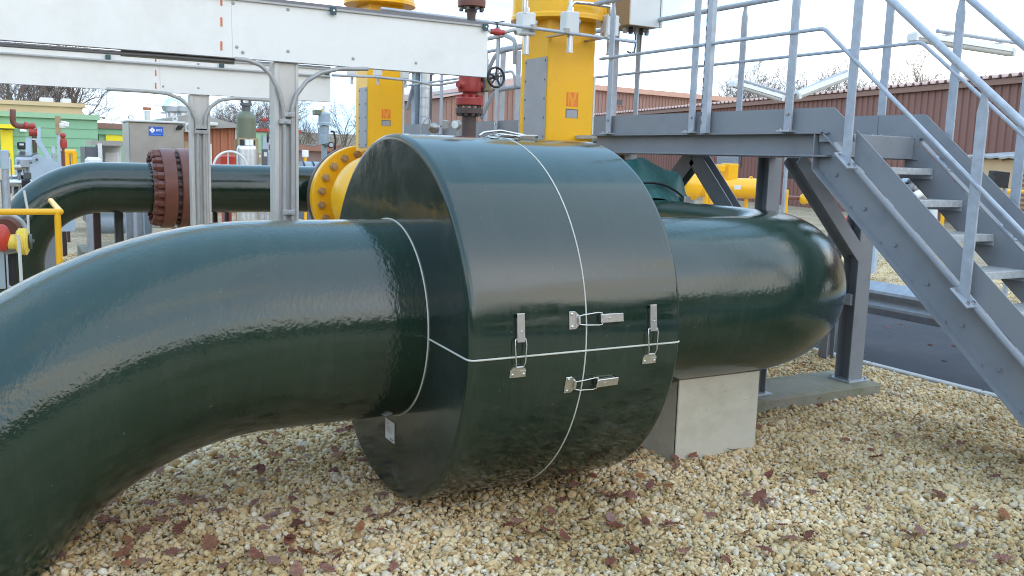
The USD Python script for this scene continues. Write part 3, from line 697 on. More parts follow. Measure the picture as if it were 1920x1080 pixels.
def tread(k):
    yf, zt = 3.895 - .2355 * k, 1.655 - .1955 * k
    m = MB()
    x0, x1 = XL + .072, XR - .072
    m.box((x0, yf, zt - .043), (x1, yf + .007, zt), .002).box((x0, yf + .007, zt - .006), (x1, yf + .035, zt))
    m.box((x0, yf + .24, zt - .035), (x1, yf + .246, zt - .002))
    for y in np.arange(yf + .045, yf + .238, .011):
        m.box((x0, y, zt - .012), (x1, y + .003, zt - .002))
    for x in np.arange(x0 + .02, x1, .034):
        m.box((x, yf + .036, zt - .034), (x + .003, yf + .24, zt - .003))
    t = obj(stair, 'tread', m, 'grate', smooth=False)
    for x in (x0 - .006, x1):
        obj(t, 'end_plate', MB().box((x, yf, zt - .07), (x + .006, yf + .246, zt - .001)), 'gal', smooth=False)
    for yy in (yf + .075, yf + .185):
        zz = zt - .055
        for s, x in ((-1, XL + .053), (1, XR - .053)):
            obj(t, 'bolt', MB().hexnut((x, yy, zz), (s, 0, 0), .0105, .010).cyl((x, yy, zz), (x + s * .003, yy, zz), .0145, 12), 'steel', smooth=False)
for k in range(8):
    tread(k)
def stair_post(x, y, zt, up_len):
    z0 = zlow(y) + .290
    m = MB()
    p = obj(stair, 'rail_post', MB().prism([(y - .03, z0 - .02), (y + .03, z0 + .02), (y + .03, zt - .11), (y + .016, zt - .04), (y + .016, zt), (y - .016, zt), (y - .016, zt - .04), (y - .03, zt - .11)], V(x - .006, 0, 0), ay, az, .012), 'gal', smooth=False)
    dy = unit(V(0, 1, SL))
    obj(p, 'foot_plate', MB().beam(V(x - .005, y - .055, z0 - .055 * SL), V(x - .005, y + .055, z0 + .055 * SL), .085, .010, up=np.cross(ax, dy), ch=.002), 'gal', smooth=False)
    for s in (-1, 1):
        b = MB()
        b.hexnut((x - .026, y + s * .036, z0 + s * .036 * SL), np.cross(ax, dy), .0105, .018)
        obj(p, 'bolt', MB().hexnut((x + .022, y + s * .036, z0 + s * .036 * SL), np.cross(ax, dy), .0105, .018), 'stainless', smooth=False)
        obj(p, 'bolt', b, 'stainless', smooth=False)
for y in (3.846, 2.992, 2.14):
    stair_post(XL - .014, y, zt_(y) - .01, 0)
for y in (3.85, 3.36, 2.5):
    stair_post(XR, y, ZT - SL * (4.07 - y) - .01, 0)

# ================================================================== white cable trays on galvanised posts
def pxbox(px0, py0, px1, py1, y, depth, mb=None, ch=0.0):
    """A box whose front face, at distance y, covers that rectangle of the picture; it goes back by depth."""
    a, b = on_y(px0, (py0 + py1) / 2, y), on_y(px1, (py0 + py1) / 2, y)
    t, u = on_y((px0 + px1) / 2, py0, y), on_y((px0 + px1) / 2, py1, y)
    return (mb or MB()).box((a[0], y, u[2]), (b[0], y + depth, t[2]), ch)
def onto_ground(px, y): return on_y(px, 400, y)[0]

def tray(label, y, x_end, x_mid, zb, zt, marks, screws, clips, name_group=None):
    t = thing('cable_tray', label, 'cable tray', (x_end - 1, y, zb))
    edges = [x_mid - 4.0, x_mid - 2.0, x_mid, x_end]
    for a, b in zip(edges[:-1], edges[1:]):
        p = obj(t, 'tray_panel', MB().box((a + .0006, y, zb), (b - .0006, y + .004, zt - .03)).box((a + .0006, y + .004, zb), (b - .0006, y + .07, zb + .004)), 'tray', smooth=False)
    obj(t, 'joint_strip', MB().box((x_mid - .02, y + .0045, zb + .005), (x_mid + .02, y + .009, zt - .031)), 'conduit', smooth=False)
    obj(t, 'top_channel', MB().box((x_mid - 4, y - .012, zt - .03), (x_end, y + .075, zt - .018)), 'conduit', smooth=False)
    obj(t, 'top_lip', MB().box((x_mid - 4, y - .006, zt - .018), (x_end, y + .07, zt), .002), 'lip', smooth=False)
    obj(t, 'edge_line', MB().box((x_mid - 4, y - .002, zb - .004), (x_end, y + .01, zb - .0005)), 'dark_line', smooth=False)
    for x, z in marks:
        obj(t, 'orange_mark', MB().bar_box((x, y - .0008, z), (.012, .0016, .05), np.eye(3), .0007), 'orange_mark', smooth=False)
    for x, z in screws:
        obj(t, 'screw', MB().lathe([(0, -.004), (.007, -.003), (.010, 0)], (x, y - .0005, z), ay, 10), 'alu')
    for x in clips:
        c = obj(t, 'channel_clip', MB().box((x - .018, y - .03, zt - .055), (x + .018, y - .0125, zt - .012), .003), 'teal_clip', smooth=False)
        obj(c, 'clip_screw', MB().lathe([(0, -.004), (.006, -.003), (.007, 0)], (x, y - .0302, zt - .034), ay, 8), 'stainless')
    return t
T1Y = 5.35
T1B, T1T = on_y(914, 145, T1Y)[2], on_y(912, 42, T1Y)[2]
t1 = tray('big white cable tray nearest the camera across the top left', T1Y, on_y(914, 100, T1Y)[0], on_y(435, 60, T1Y)[0], T1B, T1T,
          [tuple(on_y(415, p, T1Y)[[0, 2]]) for p in (2, 41, 86)], [tuple(on_y(*p, T1Y)[[0, 2]]) for p in ((444, 88), (455, 98), (540, 96), (540, 18), (437, 6), (662, 110), (780, 118))],
          [on_y(623, 20, T1Y)[0], on_y(908, 43, T1Y)[0]])
T2Y = 8.5
z2b, z2t = on_y(618, 191, T2Y)[2], on_y(618, 125, T2Y)[2]
t2 = tray('smaller white cable tray behind the first, with a thin conduit clipped along its face', T2Y, on_y(620, 160, T2Y)[0], on_y(300, 150, T2Y)[0], z2b, z2t,
          [tuple(on_y(292, p, T2Y)[[0, 2]]) for p in (110, 137, 161)], [tuple(on_y(*p, T2Y)[[0, 2]]) for p in ((372, 165), (306, 162), (372, 120))], [])
zc2 = on_y(415, 129, T2Y - .02)[2]
obj(t2, 'face_conduit', MB().tube([(-3.0, T2Y - .02, zc2), (on_y(618, 140, T2Y)[0], T2Y - .02, zc2)], .011, 8), 'conduit', smooth=True)
for px in (203, 415, 612):
    x = on_y(px, 130, T2Y)[0]
    obj(t2, 'conduit_clip', MB().box((x - .02, T2Y - .03, zc2 + .012), (x + .02, T2Y - .004, zc2 + .05), .003), 'teal_clip', smooth=False)
# cables along the underside of the near tray
cz = T1B - .018
obj(t1, 'under_cable', MB().tube([(-2, T1Y + .02, cz - .016), (on_y(225, 92, T1Y)[0], T1Y + .02, cz - .004), (on_y(300, 97, T1Y)[0], T1Y + .02, cz), (on_y(440, 110, T1Y)[0], T1Y + .02, cz)], .009, 8), 'dark_line', smooth=True)
obj(t1, 'under_cable', MB().tube([(on_y(228, 92, T1Y)[0], T1Y + .045, cz), (on_y(442, 110, T1Y)[0], T1Y + .045, cz)], .017, 8), 'conduit', smooth=True)

def tray_post(label, y, px0, px1, ztop, lpath, rpath, r, clamp_px):
    x0, x1 = on_y(px0, 300, y)[0], on_y(px1, 300, y)[0]
    p = thing('tray_post', label, 'post', ((x0 + x1) / 2, y + .06, 0))
    w_ = x1 - x0
    m = MB()
    sec_ = [(x0, y + .12), (x0, y), (x0 + w_ * .17, y), (x0 + w_ * .20, y + .006), (x0 + w_ * .86, y + .006), (x0 + w_ * .89, y), (x1, y), (x1, y + .12)]
    m.prism(sec_, V(0, 0, 0), ax, ay, ztop - .002)
    obj(p, 'channel_column', m, 'post', smooth=False)
    obj(p, 'foot_plate', MB().box((x0 - .04, y - .03, 0), (x1 + .04, y + .15, .012)), 'post', smooth=False)
    for path_ in (lpath, rpath):
        pts = [on_y(a, b, y - r) for a, b in path_]
        pts = [V(pts[0][0], y - r, 0.02)] + pts
        obj(p, 'conduit', MB().tube(bend_path(pts, .10, 6), r, 10), 'conduit', smooth=True)
    for (a, b, hw) in clamp_px:
        c = on_y(a, b, y - r)
        k = obj(p, 'clamp', MB().box((c[0] - hw, y - 2 * r - .008, c[2] - hw * .42), (c[0] + hw, y - .001, c[2] + hw * .42), .003), 'conduit', smooth=False)
        obj(k, 'clamp_screw', MB().lathe([(0, -.005), (.009, -.004), (.010, 0)], (c[0] + hw * .1, y - 2 * r - .008, c[2]), ay, 8), 'alu')
    return p
tray_post('galvanised post with two bent conduits carrying the near white tray', T1Y + .015, 516, 560, T1B - .002,
          [(534, 410), (534, 245), (531, 200), (522, 168), (505, 137), (487, 121), (462, 112), (440, 110)],
          [(549, 410), (548, 235), (548, 205), (556, 178), (574, 153), (600, 137), (635, 129), (690, 129)], .0128, [(541, 215, .033), (534, 228, .033), (541, 398, .036)])
tray_post('thinner galvanised post with bent conduits under the far white tray', T2Y + .015, 359, 395, z2b - .002,
          [(371, 300), (371, 250), (367, 222), (355, 200), (338, 185), (312, 175), (270, 171), (200, 167)],
          [(383, 300), (383, 245), (386, 218), (395, 200), (412, 188), (440, 184), (505, 188)], .0155, [(377, 246, .055), (377, 240, .05)])

# ================================================================== yellow actuator towers
def tower(label, cx, yf, w_, z0, z1, rc, zc1, plate_px, plate_x):
    x0, x1 = cx - w_ / 2, cx + w_ / 2
    yb = yf + w_
    cy = yf + w_ / 2
    t = thing('yellow_actuator_tower', label, 'valve actuator', (cx, cy, 0))
    rad = w_ * .07
    sec_ = Polygon([(x0, yf), (x1, yf), (x1, yb), (x0, yb)]).buffer(-rad).buffer(rad, quad_segs=5)
    obj(t, 'box_column', MB().prism(sec_, V(0, 0, z0), ax, ay, z1 - z0), 'yellow', smooth=30)
    rl = .012
    obj(t, 'spring_cylinder', MB().lathe([(0, z1 - .005), (rc - .02, z1 - .005), (rc + rl, z1), (rc + rl, z1 + .03), (rc, z1 + .045), (rc, zc1), (rc - .05, zc1 + .06), (0, zc1 + .09)], (cx, cy, 0), az, 64), 'yellow', smooth=30)
    (px0, py0), (px1, py1) = plate_px
    a, b = on_x(px0, py0, x0 - .006), on_x(px1, py1, x0 - .006)
    pl_ = obj(t, 'side_access_plate', MB().box((x0 - .008, a[1], a[2]), (x0 - .0005, b[1], b[2]), .002), 'alu', smooth=False)
    ya, yb_, za, zb_ = min(a[1], b[1]), max(a[1], b[1]), min(a[2], b[2]), max(a[2], b[2])
    for z in np.linspace(za + .03, zb_ - .03, 5):
        for y in (ya + .02, yb_ - .02):
            obj(pl_, 'plate_screw', MB().lathe([(0, .006), (.008, .004), (.009, 0)], (x0 - .008, y, z), -ax, 8), 'steel_dark')
    obj(t, 'rear_side_plate', MB().box((x1 + .001, yf + .02, z0 + .01), (x1 + .022, yb - .02, z0 + (z1 - z0) * .62), .002), 'light_grey', smooth=False)
    return t, x0, x1, yf, yb
def emblem(t, cx, yf, cz_, s):
    """Square emblem of a blocky M with a plate below it."""
    o = V(cx - s / 2, yf - .003, cz_ - s / 2)
    def fl(poly, dep): return MB().prism([(p[0] * s, p[1] * s) for p in poly], o + V(0, .003 - .0006 - dep, 0), ax, az, -dep) if False else MB().prism([(p[0] * s, p[1] * s) for p in poly], o + V(0, .0025, 0), ax, az, dep)
    e = obj(t, 'emblem_plate', fl([(0, 0), (1, 0), (1, 1), (0, 1)], .0012), 'emblem_orange', smooth=False)
    for poly in ([(.04, .02), (.14, .02), (.14, .92), (.04, .92)], [(.86, .02), (.96, .02), (.96, .92), (.86, .92)], [(.38, .94), (.66, .94), (.52, .55)], [(.27, .02), (.42, .02), (.29, .56)], [(.62, .02), (.77, .02), (.76, .50)]):
        obj(e, 'emblem_bar', fl(poly, .0030), 'emblem_red', smooth=False)
    n = obj(t, 'name_plate', MB().box((cx - s * .5, yf - .003, cz_ - s * 1.30), (cx + s * .5, yf - .0005, cz_ - s * .68)), 'alu', smooth=False)
    obj(n, 'plate_border', MB().box((cx - s * .5, yf - .0045, cz_ - s * .74), (cx + s * .5, yf - .003, cz_ - s * .68)).box((cx - s * .5, yf - .0045, cz_ - s * 1.30), (cx - s * .46, yf - .003, cz_ - s * .74)).box((cx + s * .46, yf - .0045, cz_ - s * 1.30), (cx + s * .5, yf - .003, cz_ - s * .74)), 'steel_dark', smooth=False)
W1Y = 7.0
xa, xc = on_y(1027, 150, W1Y)[0], on_y(1116, 150, W1Y)[0]
cx1, w1 = (xa + xc) / 2, xc - xa
zt1 = on_y(1060, 36, W1Y)[2]
tw1, a0, a1, _, yb1 = tower('large yellow actuator tower just behind the green drum, with small junction boxes round it', cx1, W1Y, w1, 1.62, zt1, .43, 3.75, ((985, 112), (1020, 262)), 0)
em = on_y(1073, 186, W1Y)
emblem(tw1, em[0], W1Y, em[2], .128)
def valve_below(t, cx, cy, zb, zc, r, nbolt, fy, fr, pr, sides=(-1, 1)):
    obj(t, 'valve_neck', MB().lathe([(0, 0), (.16, 0), (.16, .02), (.11, .03), (.11, zb - zc - r * .8), (.17, zb - zc - r * .8 + .01), (.17, zb - zc - r * .8 + .05), (0, zb - zc - r * .8 + .05)], (cx, cy, zc + r * .75), az, 24), 'yellow', smooth=30)
    b = obj(t, 'ball_body', MB().sphere((cx, cy, zc), r, 4, (1, .95, 1)), 'yellow', smooth=True)
    for s in sides:
        yq = cy + s * fy
        f_ = obj(t, 'flange', MB().lathe([(0, -.05), (fr - .01, -.05), (fr, -.04), (fr, .04), (fr - .01, .05), (0, .05)], (cx, yq, zc), ay, 56), 'yellow', smooth=30)
        obj(t, 'mating_flange', MB().lathe([(0, .01), (fr - .01, .01), (fr + .004, .02), (fr + .004, .085), (fr - .01, .095), (pr, .1), (pr, .2), (0, .2)], (cx, yq + s * .05, zc), ay * s, 56), 'brown_dark', smooth=30)
        for k in range(nbolt):
            an = (k + .5) / nbolt * 2 * PI
            p = V(cx + fr * .835 * math.cos(an), yq - s * .05, zc + fr * .835 * math.sin(an))
            obj(f_, 'nut', MB().hexnut(p, -s * ay, fr * .075, .035).cyl(p - s * ay * .034, p - s * ay * .058, fr * .045, 10), 'bolt_bronze', smooth=30)
valve_below(tw1, cx1, W1Y + w1 / 2, 1.62, .89, .60, 20, .58, .62, .457)
W2Y = 8.8
xa, xc = on_y(690, 200, W2Y)[0], on_y(756, 200, W2Y)[0]
cx2, w2 = (xa + xc) / 2, xc - xa
tw2, *_ = tower('smaller yellow actuator tower further left, standing on a bolted yellow valve', cx2, W2Y, w2, on_y(700, 283, W2Y)[2], 3.12, .35, 3.9, ((673, 165), (687, 277)), 0)
em = on_y(724, 213, W2Y)
emblem(tw2, em[0], W2Y, em[2], .095)
fc = on_y(678, 371, 9.45)
valve_below(tw2, fc[0], 9.0, on_y(700, 283, W2Y)[2], fc[2], .47, 20, .45, .565, .254, (1,))

# small detectors on the tube in front of the towers
def detector(label, px, py, y, s, src=[None], rod=True):
    c = on_y(px, py, y)
    if src[0] is None:
        t = thing('gas_detector', label, 'gas detector', c, 'gas detectors hung on thin tubes by the yellow towers')
        obj(t, 'housing', MB().box(c + V(-.075, -.05, -.09), c + V(.06, .06, .095), .010), 'light_grey', smooth=False)
        obj(t, 'side_gland', MB().cyl(c + V(.06, 0, .02), c + V(.09, 0, .02), .022, 10), 'conduit')
        obj(t, 'sensor_tube', MB().cyl(c + V(0, 0, -.09), c + V(0, 0, -.235), .028, 14).cyl(c + V(0, 0, -.235), c + V(0, 0, -.245), .031, 14), 'stainless')
        obj(t, 'top_fitting', MB().hexnut(c + V(-.01, 0, .095), az, .03, .04).cyl(c + V(-.01, 0, .135), c + V(-.01, 0, .19), .018, 10), 'stainless')
        src[0] = t
        return t
    return dup(src[0], c, scale=s, label=label)
detector('light grey gas detector box left of the large yellow tower front', 988, 46, 6.78, 1)
detector('light grey gas detector box in the middle across the large yellow tower', 1070, 44, 6.74, 1.0)
detector('light grey gas detector box at the right edge of the large yellow tower', 1145, 50, 6.86, 1.0)
detector('small gas detector just right of the end of the far white tray', 660, 131, 8.45, .55)
detector('small gas detector hanging in front of the smaller yellow tower', 709, 133, 8.45, .55)
detector('small gas detector right of the smaller yellow tower', 760, 138, 8.45, .55)
ft = thing('detector_tube', 'thin galvanised tube crossing in front of the large yellow tower', 'tube', on_y(1050, 65, 6.7))
pa, pb = on_y(912, 41, 6.7), on_y(1192, 82, 6.7)
pb[2] = pa[2] - .03
obj(ft, 'tube', MB().tube([pa - V(.9, 0, -.01), pa, pb], .0145, 10), 'gal', smooth=True)
for px in (1000, 1062, 1135):
    x = on_y(px, 60, 6.7)[0]
    obj(ft, 'tube_bracket', MB().box((x - .02, 6.7, pa[2] - .03), (x + .02, 7.0 if px > 1010 else 6.78, pa[2] - .018)).box((x - .02, 6.68, pa[2] - .02), (x + .02, 6.72, pa[2] + .02)), 'stainless_dull', smooth=False)
ft2 = thing('detector_tube', 'thin tube running from the end of the far white tray past the smaller yellow tower', 'tube', on_y(760, 150, 8.3))
obj(ft2, 'tube', MB().tube(bend_path([on_y(622, 141, 8.35), on_y(700, 144, 8.35), on_y(770, 151, 8.35), on_y(815, 160, 8.35), on_y(860, 153, 8.35)], .1, 5), .013, 8), 'gal', smooth=True)
st_ = thing('instrument_tubing', 'bent steel impulse tubing round the top of the large yellow tower', 'tubing', on_y(1068, 20, 6.72))
for pts in ([(983, -60), (983, 26)], [(1070, -60), (1070, 25)], [(1143, -60), (1145, 30)], [(1068, 18), (1075, 4), (1100, 6), (1148, 13)]):
    obj(st_, 'tube', MB().tube(bend_path([on_y(*p, 6.74) for p in pts], .05, 5), .016, 8), 'stainless', smooth=True)

# control cabinet right of the tower
cab = thing('control_cabinet', 'light grey control cabinet with cable glands hung high right of the large yellow tower', 'cabinet', on_y(1212, 55, 6.95))
ca, cb = on_y(1181, 45, 6.95), on_y(1242, 50, 6.95)
zb = ca[2]
obj(cab, 'cabinet_body', MB().box((ca[0] + .012, 6.97, zb), (cb[0] - .012, 7.40, zb + .9), .006), 'tan', smooth=False)
obj(cab, 'door', MB().box((ca[0], 6.95, zb - .004), (cb[0], 6.969, zb + .9), .004), 'light_grey', smooth=False)
obj(cab, 'door_seal', MB().box((cb[0] - .035, 6.947, zb), (cb[0] - .028, 6.951, zb + .9)), 'steel_dark', smooth=False)
for k in range(5):
    obj(cab, 'cable_gland', MB().cyl((ca[0] + .06 + k * .062, 7.1, zb), (ca[0] + .06 + k * .062, 7.1, zb - .06), .021, 10).hexnut((ca[0] + .06 + k * .062, 7.1, zb - .02), -az, .026, .015), 'black' if k % 2 else 'conduit')
for k in (2, 3):
    q = V(ca[0] + .06 + k * .062, 7.1, zb - .05)
    obj(cab, 'cable', MB().tube(bend_path([q, q - V(.0, 0, .12), q + V(-.05, -.05, -.2), q + V(-.16, -.1, -.19)], .06, 5), .008, 8), 'dark_line', smooth=True)
obj(cab, 'mounting_post', MB().box((ca[0] + .16, 7.41, ZF), (ca[0] + .22, 7.45, zb + .9)), 'gal', smooth=False)

# ================================================================== red valve with black handwheel
RY = 5.95
rv = thing('red_valve_stack', 'tall red gear valve with black handwheel behind the right end of the near white tray', 'valve', (on_y(880, 200, RY)[0], RY, .9))
def rz(py): return on_y(880, py, RY)[2]
rx = rv and on_y(880, 200, RY)[0]
def rlathe(name, prof, m, n=32, sm=30): return obj(rv, name, MB().lathe([(r, rz(p)) for r, p in prof], (rx, RY, 0), az, n), m, smooth=sm)
rlathe('riser_pipe', [(.046, 420), (.046, 262)], 'brown_dark')
rlathe('riser_pipe', [(.052, 262), (.052, 213)], 'brown_dark')
lf = rlathe('lower_flange', [(0, 214), (.096, 214), (.100, 213), (.100, 204), (.096, 203), (0, 203)], 'brown_dark')
uf = rlathe('upper_flange', [(0, 198), (.096, 198), (.101, 197), (.101, 185), (.094, 183), (0, 183)], 'red')
for k in range(10):
    an = k / 10 * 2 * PI + .2
    p = V(rx + .078 * math.cos(an), RY + .078 * math.sin(an), rz(218))
    obj(lf, 'stud', MB().cyl(p, p + V(0, 0, rz(181) - rz(218)), .0085, 8), 'steel_dark')
    obj(lf, 'nut', MB().hexnut(p + V(0, 0, .004), az, .015, .016), 'steel_dark', smooth=False)
    obj(uf, 'nut', MB().hexnut(V(p[0], p[1], rz(183)), az, .015, .018), 'red', smooth=False)
rlathe('neck', [(.05, 184), (.055, 178), (.05, 176), (.05, 170)], 'red')
rlathe('gear_housing', [(0, 173), (.078, 173), (.084, 170), (.085, 158), (.080, 150), (.083, 132), (.079, 120), (.05, 115), (0, 115)], 'red')
for s in (-1, 1):
    obj(rv, 'side_lug', MB().cyl((rx + s * .07, RY - .02, rz(160)), (rx + s * .107, RY - .03, rz(160)), .034, 12, .026), 'red', smooth=30)
rlathe('stem', [(.042, 120), (.036, 60), (.03, 34), (.034, 14)], 'brown_dark')
hf = rlathe('head_flange', [(0, 15), (.07, 15), (.098, 13), (.100, 4), (.098, -6), (0, -6)], 'brown')
rlathe('head_body', [(.06, -6), (.06, -60), (0, -60)], 'brown')
for k in range(8):
    an = k / 8 * 2 * PI
    obj(hf, 'nut', MB().hexnut(V(rx + .078 * math.cos(an), RY + .078 * math.sin(an), rz(15)), -az, .014, .02), 'steel_dark', smooth=False)
gx = on_y(910, 158, RY)
obj(rv, 'gear_box', MB().box((rx + .09, RY - .05, rz(170)), (gx[0] + .03, RY + .05, rz(144)), .008), 'tan', smooth=False)
obj(rv, 'gear_plate', MB().box((rx + .082, RY - .055, rz(172)), (rx + .098, RY + .055, rz(142)), .004), 'steel_dark', smooth=False)
hc = on_y(930, 145, RY - .16)
obj(rv, 'wheel_shaft', MB().cyl(V(gx[0], RY - .05, hc[2]), V(hc[0], RY - .16, hc[2]), .012, 10), 'steel_dark')
wh = obj(rv, 'handwheel', MB().ring(hc, (0.1, -1, 0), .068, .0085, 40, 10), 'black', smooth=True)
obj(wh, 'hub', MB().cyl(hc + V(0, -.012, 0), hc + V(0, .012, 0), .018, 14), 'black', smooth=30)
for k in range(5):
    an = k / 5 * 2 * PI + .35
    e1, e2 = unit(np.cross((0.1, -1, 0), az)), az
    d = math.cos(an) * e1 + math.sin(an) * e2
    obj(wh, 'spoke', MB().beam(hc + d * .012, hc + d * .066, .014, .008, up=(0, -1, 0), ch=.002), 'black', smooth=False)
sv = thing('small_red_ball_valve', 'small red ball valve with black lever right of the near white tray end', 'valve', on_y(932, 60, 5.8))
q = on_y(932, 60, 5.8)
obj(sv, 'valve_body', MB().lathe([(0, -.05), (.018, -.05), (.018, -.03), (.024, -.02), (.026, 0), (.024, .02), (.018, .03), (.018, .055), (0, .055)], q, ax, 18), 'red', smooth=30)
obj(sv, 'lever', MB().cyl(q + V(0, 0, .02), q + V(0, 0, .06), .007, 8).beam(q + V(-.02, 0, .062), q + V(.055, -.01, .078), .016, .006), 'black', smooth=False)
obj(sv, 'tube', MB().tube([q - V(.12, 0, 0), q - V(.05, 0, 0)], .011, 8).tube(bend_path([q + V(.05, 0, 0), q + V(.14, 0, .03), q + V(.32, .3, .05)], .05, 5), .013, 8), 'conduit', smooth=True)

# ================================================================== second pipe with the brown flange
P2Y, P2Z, P2R = 10.0, 1.222, .254
xb2, R2 = .86, .78
p2 = thing('second_green_pipe', 'smaller dark green pipe in the background at the left with a brown bolted flange', 'pipe', (xb2 - R2, P2Y, 0))
path = np.vstack([[[xb2 - R2, P2Y, -.6]], arc((xb2, P2Y, P2Z - R2), R2, -ax, az, 0, 90, 24), np.linspace((xb2 + .12, P2Y, P2Z), (3.0, P2Y, P2Z), 10), arc((3.0, P2Y - .38, P2Z), .38, ay, ax, 0, 50, 10)])
obj(p2, 'pipe_run', MB().tube(path, P2R, 64), 'pipe', smooth=True)
fx0, fx1 = on_y(290, 350, P2Y)[0], on_y(360, 350, P2Y)[0]
fm, fr2 = (fx0 + fx1) / 2 + .01, .41
for s in (-1, 1):
    f_ = obj(p2, 'brown_flange', MB().lathe([(P2R, .235), (P2R + .03, .20), (P2R + .06, .155), (fr2 - .008, .150), (fr2, .142), (fr2, .03), (fr2 - .008, .022), (P2R, .02)], (fm, P2Y, P2Z), ax * s, 56), 'brown', smooth=30)
    for k in range(24):
        an = (k + .5) / 24 * 2 * PI
        p = V(fm + s * .151, P2Y + fr2 * .86 * math.cos(an), P2Z + fr2 * .86 * math.sin(an))
        obj(f_, 'nut', MB().hexnut(p, s * ax, .042, .06).cyl(p + s * ax * .05, p + s * ax * .09, .026, 8), 'brown', smooth=30)
gk = MB()
for k in range(24):
    an = (k + .5) / 24 * 2 * PI
    q = V(fm, P2Y + fr2 * .86 * math.cos(an), P2Z + fr2 * .86 * math.sin(an))
    gk.cyl(q - ax * .05, q + ax * .05, .026, 8)
obj(p2, 'stud_ring', gk, 'brown_dark', kind='stuff')
obj(p2, 'gasket', MB().lathe([(P2R, -.021), (P2R + .09, -.021), (P2R + .09, .021), (P2R, .021)], (fm, P2Y, P2Z), ax, 40), 'steel_dark', smooth=30)
for px, y in ((610, 0),): pass
for i, (px, w_, y, m) in enumerate([(181, .075, 11.2, 'brown_dark'), (222, .085, 10.6, 'steel_dark'), (403, .05, 10.6, 'brown_dark'), (425, .05, 11.3, 'brown_dark'), (119, .06, 14.6, 'brown_dark'), (127, .05, 17.0, 'brown_dark')]):
    x = onto_ground(px, y)
    t = thing('support_post', ['dark post with a rusty head left of the brown flange under the second pipe', 'broad dark post close left of the brown flange under the second pipe', 'thin rusty post right of the tray post under the second pipe', 'thin rusty post second right of the tray post under the second pipe', 'thin dark post by the yellow railing, foremost of two', 'thin dark post by the yellow railing, farther of two'][i], 'post', (x, y, 0))
    h = .95 if i < 4 else 1.0
    obj(t, 'shaft', MB().profile(i_section(w_, w_, .008, .008), (x, y, 0), (x, y, h)), m, smooth=False)
    obj(t, 'head_plate', MB().box((x - w_, y - w_, h), (x + w_, y + w_, h + .015)), 'brown', smooth=False)
pg = thing('pump_skid', 'low grey machine skid on a concrete pad seen under the second pipe', 'machine', on_z(208, 432, 0))
q = on_y(208, 425, 13.0)
obj(pg, 'pad', MB().box((q[0] - .35, 13.0, 0), (q[0] + .4, 14, .25), .01), 'concrete_mossy', smooth=False)
obj(pg, 'frame', MB().box((q[0] - .28, 13.1, .25), (q[0] - .2, 13.2, .9)).box((q[0] + .25, 13.1, .25), (q[0] + .34, 13.2, .9)).box((q[0] - .28, 13.1, .9), (q[0] + .34, 13.6, 1.0)), 'gal', smooth=False)
obj(pg, 'motor', MB().cyl((q[0] - .15, 13.3, .6), (q[0] + .2, 13.3, .6), .14, 16), 'blue_grey')
for i, (px, y) in enumerate([(242, 12.0), (262, 12.3), (276, 11.5)]):
    x = onto_ground(px, y)
    t = thing('grey_upright', ['grey flat upright nearest the pump skid under the second pipe', 'grey upright in the middle under the second pipe left of the brown flange', 'thin blue grey upright under the brown flange'][i], 'post', (x, y, 0))
    obj(t, 'shaft', MB().profile(c_section(.06, .09, .008, .008), (x, y, 0), (x, y, .98)), 'gal' if i < 2 else 'blue_grey', smooth=False)
    obj(t, 'foot', MB().box((x - .08, y - .08, 0), (x + .1, y + .08, .02)), 'gal', smooth=False)

# ================================================================== left edge: yellow railing, control valve
yr = thing('yellow_railing', 'yellow tubular railing corner at the left edge before the second pipe', 'railing', (onto_ground(108, 6.6), 6.6, 0))
c = on_y(113, 397, 6.6)
obj(yr, 'top_rail', MB().tube(bend_path([V(-2.2, 6.6, c[2]), V(c[0], 6.6, c[2])], .05), .020, 14).tube([V(c[0], 6.6, c[2]), V(c[0], 7.9, c[2])], .020, 14).sphere((c[0], 6.6, c[2]), .0202, 2), 'yellow', smooth=True)
xq = on_y(109, 430, 6.6)[0]
for (xx, yy) in ((xq, 6.6), (-1.3, 6.6)):
    obj(yr, 'upright', MB().cyl((xx, yy, 0), (xx, yy, c[2]), .020, 14), 'yellow')
    obj(yr, 'foot', MB().cyl((xx, yy, 0), (xx, yy, .012), .07, 16), 'yellow')
cv = thing('control_valve', 'control valve with red cap and ribbed yellow wheel at the left edge', 'valve', on_y(20, 500, 6.9) * V(1, 1, 0))
CY = 6.9
def cpx(px, py, dy=0): return on_y(px, py, CY + dy)
q = cpx(43, 453)
obj(cv, 'yellow_wheel', MB().lathe([(0, -.035), (.075, -.035), (.092, -.02)] + [(.092 - .006 * (k % 2), -.018 + k * .006) for k in range(7)] + [(.092, .022), (.07, .035), (0, .035)], q, unit(V(1, -.15, 0)), 24), 'yellow_pale', smooth=30)
obj(cv, 'wheel_hub', MB().lathe([(.05, 0), (.05, .05), (.03, .07), (0, .07)], q - V(.09, 0, 0), ax, 18), 'yellow_pale', smooth=30)
obj(cv, 'end_disc', MB().cyl(q + V(.036, 0, 0), q + V(.055, 0, 0), .05, 16).cyl(q + V(.055, 0, 0), q + V(.07, 0, 0), .012, 8), 'steel_dark')
obj(cv, 'yoke', MB().tube([cpx(12, 436), cpx(33, 436), cpx(34, 468), cpx(12, 468), cpx(12, 436)], .009, 6), 'gal').split if False else None
obj(cv, 'stem', MB().cyl(cpx(8, 452), cpx(32, 452), .014, 8), 'stainless')
q2 = cpx(4, 446)
obj(cv, 'red_cap', MB().sphere(q2, .07, 3, (.75, 1, 1.3)), 'red_bright', smooth=True)
q3 = cpx(6, 436, .15)
obj(cv, 'bonnet', MB().lathe([(0, -.06), (.12, -.06), (.12, .0), (.09, .02), (.0, .02)], q3, unit(V(.35, -1, .1)), 28), 'brown', smooth=30)
